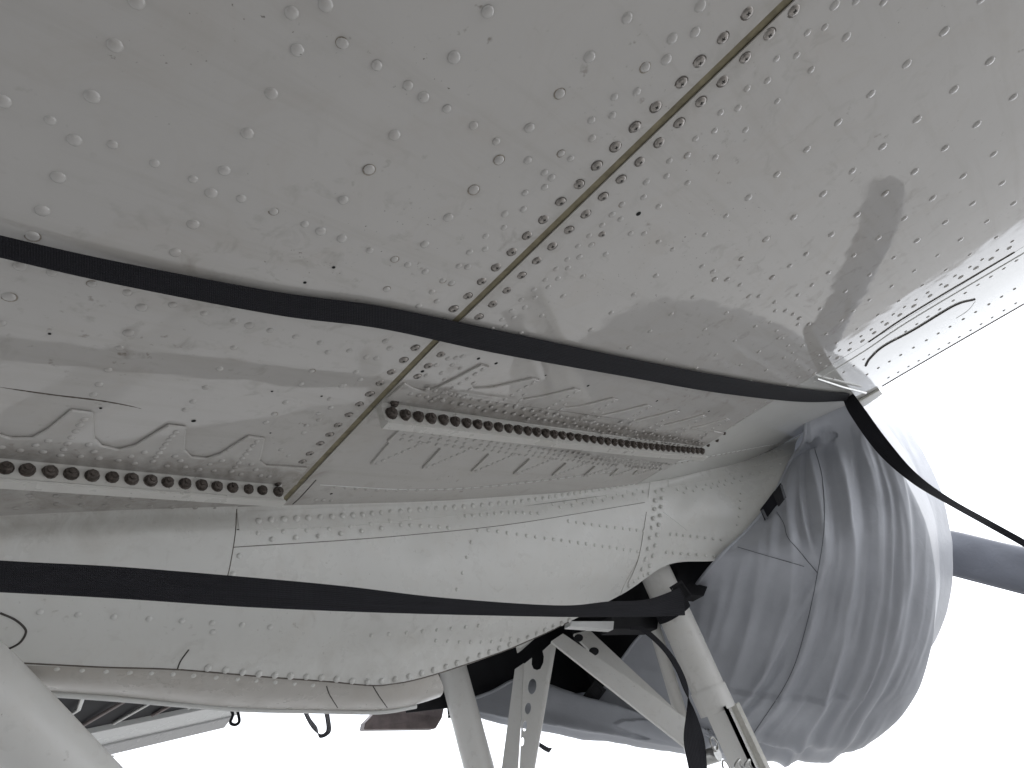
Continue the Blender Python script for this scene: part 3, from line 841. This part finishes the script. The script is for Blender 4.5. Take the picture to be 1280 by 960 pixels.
for k in range(7):
    x = .42+.11*k
    tube('bay_pipe', [Vector((x, 1.75, .48)), Vector((x+.06, 2.05, .47)), Vector((x+.02, 2.35, .48))], .006, M['alu'] if k % 2 else M['brown'], plane, 8)

# ================================================================ landing gear
gear_y = .94
tube('gear_leg', [(1.745, .94, .40), (1.745, .94, .10), (1.745, .942, -.035)], .047, M['gear'], plane, 28)
tube('leg_collar', [(1.745, .942, -.028), (1.745, .942, -.088)], [.0500, .0500], M['gear'], plane, 28)
lf = tube('leg_fork', [(1.745, .935, -.085), (1.745, .935, -.40)], .040, M['gear'], plane, 4)
slab('fork_side_plate', [Vector((1.70, .90, -.08)), Vector((1.715, .90, -.08)), Vector((1.715, .90, -.40)), Vector((1.70, .90, -.40))], (1, 0, 0), .012, M['cream'], plane)
slab('fork_side_plate', [Vector((1.756, .89, -.085)), Vector((1.780, .89, -.085)), Vector((1.780, .89, -.40)), Vector((1.756, .89, -.40))], (0, 1, 0), .06, M['cream'], plane)
q = on_y(888, 945, .875)
pinV, pinF = tube_vf([q+Vector((0, -.02, 0)), q+Vector((0, .03, 0))], .016, 12)
pin = build('hinge_pin', pinV, pinF, M['alu'], plane); autosmooth(pin)
ringp = [q+Vector((.014*math.cos(a*PI/8), -.022, .02+.014*math.sin(a*PI/8))) for a in range(17)]
tube('pin_ring', ringp, .0022, M['alu'], plane, 8)
tube('pin_ring', [p+Vector((.002, -.003, -.05)) for p in ringp], .0022, M['alu'], plane, 8)
for dx in (0, .03):
    c = on_y(925+dx*400, 958, .86)
    tube('pin_ring', [c+Vector((.016*math.cos(a*PI/8), .006*math.cos(a*PI/4), .013*math.sin(a*PI/8))) for a in range(17)], .003, M['alu'], plane, 8)
tube('gear_leg', [(1.34, 1.45, .42), (1.34, 1.455, .05), (1.34, 1.46, -.4)], .040, M['gear'], plane, 28)
# slim tube beside the front leg
tube('retraction_tube', [on_y(812, 765, 1.02), on_y(838, 850, 1.03), on_y(866, 945, 1.04)], .018, M['gear'], plane, 16)
# channel brace with lightening holes
def crop(L, ox, oy, s): return [(ox+x/s, oy+y/s) for x, y in L]
cA, cB, cC = on_y(690, 800, 1.22), on_y(640, 1000, 1.30), on_y(640, 840, 1.26)
cn = (cA-cB).cross(on_y(700, 900, 1.24)-cB).normalized()
def on_plane(px, py, p0, n):
    r = ray(px, py); return r*(p0.dot(n)/r.dot(n))
def holed(name, poly, holes, p0, n, t, mat, parent):
    bm = bmesh.new(); loops = []
    edges = []
    def add(L):
        vs = [bm.verts.new(on_plane(x, y, p0, n)) for x, y in L]
        for i in range(len(vs)): edges.append(bm.edges.new((vs[i], vs[(i+1) % len(vs)])))
    add(poly)
    for (cx, cy, rx, ry, tilt) in holes:
        add([(cx+rx*math.cos(a)*math.cos(tilt)-ry*math.sin(a)*math.sin(tilt), cy+rx*math.cos(a)*math.sin(tilt)+ry*math.sin(a)*math.cos(tilt)) for a in [2*PI*k/20 for k in range(20)]])
    bmesh.ops.triangle_fill(bm, edges=edges, use_beauty=True)
    V = [v.co.copy() for v in bm.verts]; bm.verts.index_update(); F = [[v.index for v in f.verts] for f in bm.faces]; bm.free()
    o = build(name, V, F, mat, parent, smooth=False); thick(o, t, 0); return o
web = crop([(735, 450), (800, 398), (797, 450), (812, 487), (840, 498), (868, 487), (890, 440), (895, 390), (885, 345), (960, 275), (990, 300), (812, 1320), (700, 1320)], 540, 760, 6.4)
nrm_c = Vector((-.75, -.62, .1)).normalized()
ch = holed('brace_web', web, [(540+802/6.4, 760+627/6.4, 5.2, 9.8, .1), (540+768/6.4, 760+803/6.4, 3.8, 7.2, .1), (540+742/6.4, 760+945/6.4, 2.6, 6.5, .1), (540+722/6.4, 760+1070/6.4, 2.2, 5.5, .1)], cA, nrm_c, .004, M['gear'], plane)
def pslab(name, L, p0, n, t, mat, parent=plane, bevel=.0015):
    return slab(name, [on_plane(x, y, p0, n) for x, y in L], n, t, mat, parent, bevel)
pslab('brace_flange', crop([(668, 492), (742, 442), (735, 560), (690, 1320), (560, 1320)], 540, 760, 6.4), cA-Vector((.012, .012, 0)), Vector((-.9, -.3, .25)), .006, M['gear'])
pslab('brace_flange', crop([(965, 285), (995, 300), (820, 1320), (795, 1320)], 540, 760, 6.4), cA-Vector((.02, .02, 0)), nrm_c, .02, M['gear'])
# diagonal braces
dA = on_y(705, 798, 1.16)
dn = Vector((-.45, -.80, .35)).normalized()
pslab('diagonal_brace', [(688, 804), (703, 794), (862, 904), (858, 938)], dA, dn, .010, M['gear'])
pslab('rear_brace', [(716, 795), (736, 790), (800, 850), (850, 896), (862, 905), (862, 925), (835, 903), (770, 850)], dA+Vector((.06, .06, 0)), dn, .012, M['gear'])
hA = dA+Vector((.055, .05, 0))
for (cx, cy, r) in ((723, 798, 4.5), (742, 815, 5)):
    pslab('lightening_hole', [(cx+r*math.cos(a)*1.25, cy+r*math.sin(a)) for a in [2*PI*k/14 for k in range(14)]], hA, dn, .004, M['dark'], plane, 0)
# white actuator end by the strap
slab('white_fitting', [on_y(713, 776, .99), on_y(768, 776, .97), on_y(767, 787, .97), on_y(712, 783, .99)], (0, 1, 0), .02, M['white'], plane)
slab('dark_block', [on_y(764, 770, 1.02), on_y(824, 768, 1.0), on_y(822, 786, 1.0), on_y(768, 786, 1.02)], (0, 1, 0), .05, M['dark'], plane)
slab('dark_block', [on_y(850, 697, .92), on_y(897, 704, .86), on_y(880, 745, .86), on_y(842, 740, .92)], (.3, 1, 0), .05, M['dark'], plane)  # near-black slab stands in for the shaded opening between nacelle edge and cover
slab('rim_corner_plate', [on_y(646, 807, 1.01), on_y(672, 795, 1.0), on_y(652, 813, 1.0), on_y(648, 816, 1.01)], (0, 1, 0), .004, M['nac'], plane)
# big drag strut at lower left
V, F = tube_vf([on_y(-60, 815, .80), on_y(125, 985, .86), on_y(400, 1240, .9)], 1, 4)
sA, sB = on_y(8, 888, 1.14), on_y(108, 991, 1.17)
fwd_cam = -Vector((RC[0][2], RC[1][2], RC[2][2]))
d = (sB-sA).normalized(); 
V, F = tube_vf([sA-d*.30, sA+d*.9], 43*sA.dot(fwd_cam)/FPX, 32); ds = build('drag_strut', V, F, M['gear'], plane); autosmooth(ds, 60)
# sooty exhaust plate beyond the rim
slab('exhaust_shroud', [on_y(475, 884, 1.75), on_y(560, 862, 1.62), on_y(553, 897, 1.62), on_y(545, 911, 1.64), on_y(455, 912, 1.78), on_y(457, 903, 1.78)], (.3, 1, .1), .05, M['brown'], plane, .004)

# ================================================================ ENGINE COVER
ec = empty('engine_cover', (2.5, .93, -.6), 'large grey fabric engine cover pulled over the round cowling, folds hanging in hoops', 'engine cover')
YC, ZC, SL = .929, .454, .172
def cprof(x):
    xs = [2.05, 2.5, 2.70, 2.80, 2.86, 2.91, 2.93]; rs = [.668, .660, .688, .664, .615, .49, .30]
    for i in range(len(xs)-1):
        if x <= xs[i+1]:
            t = (x-xs[i])/(xs[i+1]-xs[i]); return lerp(rs[i], rs[i+1], t)
    return rs[-1]
def ctr(x): return Vector((x, YC, ZC+SL*(x-2.5)))
def PXY(v):
    c = RC.transposed() @ v; z = max(.05, -c.z); return 640+FPX*c.x/z, 480-FPX*c.y/z
def curve(P):
    P = sorted([(y, x) for x, y in P]); Q = crom([Vector((x, y, 0)) for y, x in P], 8)
    return [(q.y, q.x) for q in Q]
FA = curve([(1046, 540), (1062, 640), (1064, 720), (1054, 790), (1038, 850), (1012, 910), (975, 960), (930, 1010)])
FB = curve([(1118, 520), (1160, 600), (1172, 680), (1168, 760), (1150, 830), (1118, 890), (1070, 945), (1000, 1000)])
FZ = curve([(1014, 555), (1027, 620), (1031, 700), (1014, 790), (985, 860), (945, 920), (900, 960), (860, 990)])
def cx(C, y):
    if y <= C[0][0]: return C[0][1]
    for (ya, xa), (yb, xb) in zip(C, C[1:]):
        if y <= yb: return lerp(xa, xb, (y-ya)/max(1e-6, yb-ya))
    return C[-1][1]
rf = random.Random(4)
hoops = []                                     # (place between curves, half width px, height m, phase)
u = -.02
while u < 1.0:
    big_ = rf.random(); hoops.append((u, 1.6+6.5*rf.random()*big_+big_*1.5, .0015+.0105*big_**2.2, rf.uniform(0, 50)))
    u += rf.uniform(.028, .13)
diag = [([(1024, 712), (1000, 765), (968, 825), (935, 872), (900, 915), (870, 940)], 7, .012), ([(1012, 745), (985, 800), (960, 850), (925, 900), (905, 930)], 5, -.008),
        ([(1000, 620), (1006, 660), (1022, 712)], 4, .006), ([(992, 572), (984, 620), (990, 700), (984, 760), (962, 820), (950, 860)], 8, .010), ([(976, 600), (968, 640), (960, 700), (945, 760), (925, 830)], 7, .006),
        ([(930, 690), (920, 730), (905, 780), (890, 830)], 8, .006), ([(905, 712), (897, 760), (880, 820)], 6, .005), ([(948, 668), (946, 720), (930, 800), (905, 880)], 6, .005),
        ([(1002, 560), (1000, 620), (1012, 690)], 3.5, .006), ([(880, 735), (872, 790), (868, 850)], 6, .005)]
diag = [(curve(P), w, a) for P, w, a in diag]
def prof(u): return math.exp(-abs(u)**1.35*1.1)-.55*math.exp(-((u-1.7)/.9)**2)
def fold_h(v):
    x, y = PXY(v)
    xa, xb, xz = cx(FA, y), cx(FB, y), cx(FZ, y)
    h = 0; top = min(1, max(0, (y-525)/55)) if x < 1075 else 1
    # two deep gathers
    wob = 3*noise.noise(Vector((y*.012, 1, 0)))
    h += .020*prof((x-xz+3-wob)/9)*(.55+.45*noise.noise(Vector((y*.01, 4, 0)))+.25)
    h += .023*prof((x-xa+wob)/9)*(.6+.5*noise.noise(Vector((y*.012, 9, 0)))+.2)
    if x > xz-10:
        for (uu, w, a, ph) in hoops:
            xc = lerp(xa, xb, uu)+5*noise.noise(Vector((y*.009, ph, 0)))
            d = (x-xc)/w
            if abs(d) < 5: h += a*prof(d)*max(0, .55+1.2*noise.noise(Vector((y*.011, ph, 7))))
        for (uu, w, a, ph) in hoops[::2]:      # between the gathers
            xc = lerp(xz, xa, uu)+4*noise.noise(Vector((y*.01, ph, 3)))
            d = (x-xc)/w
            if abs(d) < 5: h += .8*a*prof(d)*max(0, .5+1.2*noise.noise(Vector((y*.012, ph, 11))))
    for C, w, a in diag:
        y0, y1 = C[0][0], C[-1][0]
        f = min(1, max(0, (y-y0+12)/30))*min(1, max(0, (y1+40-y)/60))
        if f > 0:
            d = (x-cx(C, y))/w
            if abs(d) < 5: h += a*prof(d)*f
    h *= top
    h += .006*noise.noise(Vector((x*.02, y*.008, 3)))+.0022*noise.noise(Vector((x*.045+y*.02, y*.03-x*.01, 13)))+.0016*noise.noise(Vector((x*.07, y*.02, 8)))
    return h
XR = 2.16
def cpt(x, ph, fold=True):
    # ph 0 = outboard (towards the camera), +90 = bottom
    phd = math.degrees((ph+PI) % (2*PI)-PI)
    r = cprof(x)+.060*math.exp(-((phd-72)/32)**2); c = ctr(x); o = Vector((0, -math.cos(ph), -math.sin(ph)))
    p = c+o*r
    if fold: p += (o*.8+Vector((.35 if x > 2.8 else -.2, 0, 0)))*fold_h(p)*(1 if x < 2.75 else max(0, (2.93-x)/.18))
    return p
NX, NP = 230, 300
V, F = [], []
for j in range(NP):
    ph = 2*PI*j/NP
    for i in range(NX+1): V.append(cpt(lerp(XR, 2.93, i/NX), ph))
for j in range(NP):
    for i in range(NX):
        a = j*(NX+1)+i; b = ((j+1) % NP)*(NX+1)+i; F.append([a, b, b+1, a+1])
k = len(V); V.append(ctr(2.94))
for j in range(NP): F.append([j*(NX+1)+NX, ((j+1) % NP)*(NX+1)+NX, k])
cover = build('cover_shell', V, F, M['cloth'], ec)
# rear skirt reaching back to the nacelle and the gear legs
def on_nac(px, py, x):
    l, nn = hit(BN, px, py)
    return l+nn*.012 if l else on_x(px, py, x)
hem = [(-45, Vector((2.10, .42, .85))), (-24, Vector((2.08, .36, .68))), (-14, on_x(1006, 543, 2.05)), (-4, on_nac(988, 580, 1.98)), (5, on_nac(962, 630, 1.95)), (14, on_nac(930, 668, 1.92)), (23, on_nac(897, 699, 1.9)), (34, on_x(866, 738, 1.86)),
       (44, on_x(852, 775, 1.86)), (54, on_x(806, 790, 1.85)), (63, on_x(770, 835, 1.83)), (72, on_x(742, 876, 1.80)), (80, on_x(700, 867, 1.72)), (88, on_x(655, 848, 1.60)), (96, on_x(612, 866, 1.48)), (104, on_x(568, 884, 1.36)),
       (125, Vector((1.45, 1.50, .13))), (150, Vector((1.8, 1.55, .15))), (190, Vector((2.0, 1.58, .4)))]
hp = crom([h[1] for h in hem], 16)
hphi = [v.x for v in crom([Vector((h[0], 0, 0)) for h in hem], 16)]
NT = 130; V, F = [], []
base = []
for i, (p, a) in enumerate(zip(hp, hphi)):
    ph = math.radians(a); q = cpt(XR, ph, False); L = (p-q).length
    out_ = Vector((0, -math.cos(ph), -math.sin(ph)))
    m0 = out_*L*(max(.05, .9-(a-58)*.03) if a > 58 else .9 if a > 12 else max(.25, .9+(a-12)*.03))+(q-p)*.6; m1 = Vector((1, 0, 0))*L*.55+out_*.10*L
    for k in range(NT+1):
        t = k/NT; t2 = t*t; t3 = t2*t
        base.append(p*(2*t3-3*t2+1)+m0*(t3-2*t2+t)+q*(-2*t3+3*t2)+m1*(t3-t2))
W_ = NT+1; n = len(hp)
for i in range(n):
    for k in range(W_):
        c = base[i*W_+k]; du = base[min(i+1, n-1)*W_+k]-base[max(i-1, 0)*W_+k]; dv = base[i*W_+min(k+1, NT)]-base[i*W_+max(k-1, 0)]
        nn = du.cross(dv).normalized()
        if nn.dot(c-ctr(2.1)) < 0: nn = -nn
        t = k/NT; f = min(1, t/.12)
        blend = max(0, (t-.9)/.1); ph = math.radians(hphi[i])
        nd = (nn*(1-blend)+(Vector((0, -math.cos(ph), -math.sin(ph)))*.8+Vector((-.2, 0, 0)))*blend)
        h = fold_h(c)*f
        if hphi[i] > 60: h += .010*math.sin(hphi[i]*.35+3*noise.noise(Vector((hphi[i]*.03, t*3, 0))))*math.sin(PI*t)*(1-blend)
        V.append(c+nd*h)
for i in range(n-1):
    for k in range(NT):
        a = i*(NT+1)+k; F.append([a, a+1, a+NT+2, a+NT+1])
sk = build('cover_skirt', V, F, M['cloth'], ec)
tube('hem_seam', hp, .005, M['cloth'], ec, 8)
BS = BVHTree.FromPolygons([Vector(v) for v in V], F)
BC = BVHTree.FromPolygons([cpt(lerp(XR, 2.93, i/100), 2*PI*j/160) for j in range(160) for i in range(101)], [[j*101+i, ((j+1) % 160)*101+i, ((j+1) % 160)*101+i+1, j*101+i+1] for j in range(160) for i in range(100)])
def seam_on(bvhs, poly, r=.0009, name='stitched_seam'):
    pts = []
    for p in crom([Vector((*p, 0)) for p in poly], 10):
        best = None
        for b in bvhs:
            l, nn = hit(b, p.x, p.y)
            if l and (best is None or l.length < best[0].length): best = (l, nn)
        if best: pts.append(best[0]+best[1]*.001)
    if len(pts) > 2: tube(name, pts, r, M['thread'], ec, 6)
seam_on([BS, BC], [(922, 684), (950, 692), (985, 702), (1005, 708)])
seam_on([BS, BC], [(971, 640), (980, 655), (985, 672), (1000, 690), (1022, 716)])
seam_on([BS, BC], [(1018, 560), (1028, 600), (1030, 660), (1022, 716), (1006, 790), (985, 850), (940, 920)])
# buckles on the hem
def buckle(name, px, x, w, h, par, ang=0, mat=M['dark']):
    c = on_x(*px, x); d = -c.normalized(); s = Vector((0, 0, 1)).cross(d).normalized(); u = d.cross(s)
    s2 = s*math.cos(ang)+u*math.sin(ang); u2 = u*math.cos(ang)-s*math.sin(ang)
    parts = []
    for (a0, a1, b0, b1, t) in ((-1, 1, -1, -.7, .007), (-1, 1, .7, 1, .007), (-1, -.75, -.7, .7, .007), (.75, 1, -.7, .7, .007), (-.12, .12, -.7, .7, .008), (-.75, .75, -.7, .7, .003)):
        P = [c+s2*(w*a0)+u2*(h*b0), c+s2*(w*a1)+u2*(h*b0), c+s2*(w*a1)+u2*(h*b1), c+s2*(w*a0)+u2*(h*b1)]
        parts.append(prism_vf(P, d, t))
    V, F = join(parts); o = build(name, V, F, mat, par, smooth=False); bev(o, .001, 1); return o
qd = on_x(965, 630, 1.9).normalized()
bk = slab('buckle_webbing', [on_x(px, py, 1.92) for px, py in ((950, 637), (956, 651), (968, 635), (975, 628), (968, 613), (960, 624))], -qd, .008, M['strap'], ec)
slab('buckle', [on_x(px, py, 1.915) for px, py in ((966, 617), (973, 634), (982, 623), (976, 603))], -qd, .014, M['dark'], ec, .004)
slab('buckle_bar', [on_x(px, py, 1.90) for px, py in ((975, 606), (978, 606), (983, 622), (980, 624))], -qd, .003, M['thread'], ec, .001)
slab('buckle_bar', [on_x(px, py, 1.90) for px, py in ((951, 638), (954, 636), (960, 648), (957, 650))], -qd, .003, M['thread'], ec, .001)
buckle('buckle', (742, 868), 1.76, .036, .022, ec, .5)
buckle('buckle', (566, 884), 1.345, .016, .026, ec, -.2)
buckle('buckle', (578, 887), 1.35, .014, .022, ec, -.2)
ribbon('loose_strap_end', [on_x(663, 926, 1.62), on_x(672, 932, 1.62), on_x(680, 938, 1.61), on_x(686, 941, 1.6)], [on_x(668, 925, 1.62), on_x(676, 929, 1.62), on_x(685, 934, 1.61), on_x(690, 935, 1.6)], M['strap'], ec)

# ================================================================ PROPELLER BLADE SLEEVE
bc = empty('blade_cover', (2.98, .5, .15), 'grey fabric sleeve over the lowered propeller blade, at the right edge', 'blade cover')
pc = Vector((2.97, .80, .45)); p0 = on_x(1180, 688, 2.97); p1 = on_x(1280, 712, 2.97)
dB = (p1-p0).normalized()
V, F = [], []
nl, ns = 60, 24
for i in range(nl+1):
    s = lerp(-.30, .92, i/nl); f = i/nl
    w = .083*(1-.18*max(0, (f-.6)/.4)**2)*(1 if f < .93 else math.sqrt(max(.02, 1-((f-.93)/.07)**2))); th = .028*(1-.5*f)
    c = p0+dB*s; side = dB.cross(Vector((1, 0, 0))).normalized(); side = (side*math.cos(.25)+Vector((1, 0, 0))*math.sin(.25)); nn = dB.cross(side)
    for k in range(ns):
        a = 2*PI*k/ns
        r = 1+.05*noise.noise(Vector((f*14, math.cos(a)*1.5, math.sin(a)*1.5)))
        V.append(c+side*(w*math.cos(a)*r)+nn*(th*math.sin(a)*r*(1+.35*noise.noise(Vector((f*22, a, 4))))))
for i in range(nl):
    for k in range(ns): F.append([i*ns+k, i*ns+(k+1) % ns, (i+1)*ns+(k+1) % ns, (i+1)*ns+k])
F.append(list(range(ns))[::-1]); F.append([nl*ns+k for k in range(ns)])
build('sleeve', V, F, M['sleeve'], bc)
tube('sleeve_seam', [p0+dB*lerp(-.1, .9, i/20)+dB.cross(Vector((1, 0, 0))).normalized()*-.084 for i in range(21)], .003, M['sleeve'], bc, 6)

# ================================================================ STRAPS
DZ = -.006
A = [PW(-60, 279, -.010), PW(0, 294, -.010), PW(150, 328, -.008), PW(350, 366, DZ), PW(480, 384, DZ), PW(620, 413, DZ), PW(780, 447, DZ), PW(900, 470, DZ), PW(1000, 486, DZ), PW(1062, 492, DZ)]
B = [PW(-60, 307, -.022), PW(0, 322, -.022), PW(150, 356, -.018), PW(350, 394, -.014), PW(480, 411, -.012), PW(620, 441, -.010), PW(780, 470, -.009), PW(900, 491, -.008), PW(1000, 502, -.008), PW(1058, 501, -.008)]
s = ribbon('webbing_strap', A, B, M['strap'])
tag(s, 'long black strap lying against the wing, running up to its leading edge', 'strap')
def at_x(L): return [on_x(px, py, x) for px, py, x in L]
A = at_x([(1066, 491, 2.03), (1080, 510, 2.00), (1110, 551, 1.99), (1146, 592, 2.0), (1190, 624, 2.2), (1240, 652, 2.62), (1285, 677, 2.75), (1330, 705, 2.86)])
B = at_x([(1053, 497, 2.03), (1063, 519, 2.00), (1097, 566, 1.99), (1139, 603, 2.0), (1184, 630, 2.2), (1234, 658, 2.62), (1280, 684, 2.75), (1326, 712, 2.86)])
s = ribbon('webbing_strap', A, B, M['strap'])
tag(s, 'black strap hanging free from the wing edge across the grey cover towards the propeller', 'strap')
def at_y(L): return [on_y(px, py, y) for px, py, y in L]
A = at_y([(-120, 690, .83), (0, 701, .83), (150, 709, .835), (300, 721, .84), (430, 733, .845), (560, 748, .85), (700, 757, .855), (760, 752, .86), (810, 749, .86), (854, 733, .86)])
B = at_y([(-120, 735, .83), (0, 740, .83), (150, 748, .835), (300, 758, .84), (430, 764, .845), (560, 768, .85), (700, 771, .855), (760, 771, .86), (810, 771, .86), (856, 769, .86)])
s = ribbon('webbing_strap', A, B, M['strap2'])
tag(s, 'charcoal strap stretched across the nacelle side to the front gear leg', 'strap')
s_leg = []
V, F = [], []
for i in range(25):
    a = PI*2*i/24
    for z in (.175, .232):
        V.append(Vector((1.745+.052*math.cos(a), .94+.052*math.sin(a), z+.015*math.cos(a))))
for i in range(24): F.append([2*i, 2*i+1, 2*i+3, 2*i+2])
lw = build('webbing_wrap', V, F, M['strap2'], s, uv=[(i*.01, i % 2) for i in range(50)]); thick(lw, .003, 1)
buckle('buckle', (851, 740), 1.69, .020, .026, s, .15)
A = at_y([(788, 783, .90), (806, 785, .90), (830, 806, .885), (848, 830, .88), (860, 860, .88), (858, 890, .88), (855, 925, .88), (862, 965, .88)])
B = at_y([(788, 787, .90), (803, 790, .90), (827, 811, .885), (844, 836, .88), (855, 862, .88), (868, 888, .87), (880, 925, .87), (884, 965, .87)])
s = ribbon('webbing_strap', A, B, M['strap'])
tag(s, 'loose black strap tail drooping beside the front gear leg', 'strap')
# small loops hanging beyond the rim
A = at_y([(286, 882, 1.9), (291, 893, 1.9), (288, 903, 1.9), (294, 906, 1.9), (299, 902, 1.9), (298, 893, 1.9), (296, 882, 1.9)])
V, F = tube_vf(crom(A, 6), .0042, 8); s = build('hanging_loop', V, F, M['strap2']); autosmooth(s, 60)
tag(s, 'small thin cord loop hanging below the nacelle rim, left of the wide loop', 'cord loop')
A = at_y([(375, 880, 1.75), (384, 900, 1.75), (392, 912, 1.75), (401, 918, 1.75), (408, 913, 1.75), (407, 898, 1.75), (403, 881, 1.75)])
B = at_y([(380, 880, 1.78), (388, 898, 1.78), (396, 909, 1.78), (400, 922, 1.77), (413, 915, 1.77), (412, 897, 1.77), (409, 881, 1.77)])
s = ribbon('hanging_loop', A, B, M['strap'])
tag(s, 'wide black webbing loop hanging below the nacelle rim against the sky', 'strap loop')
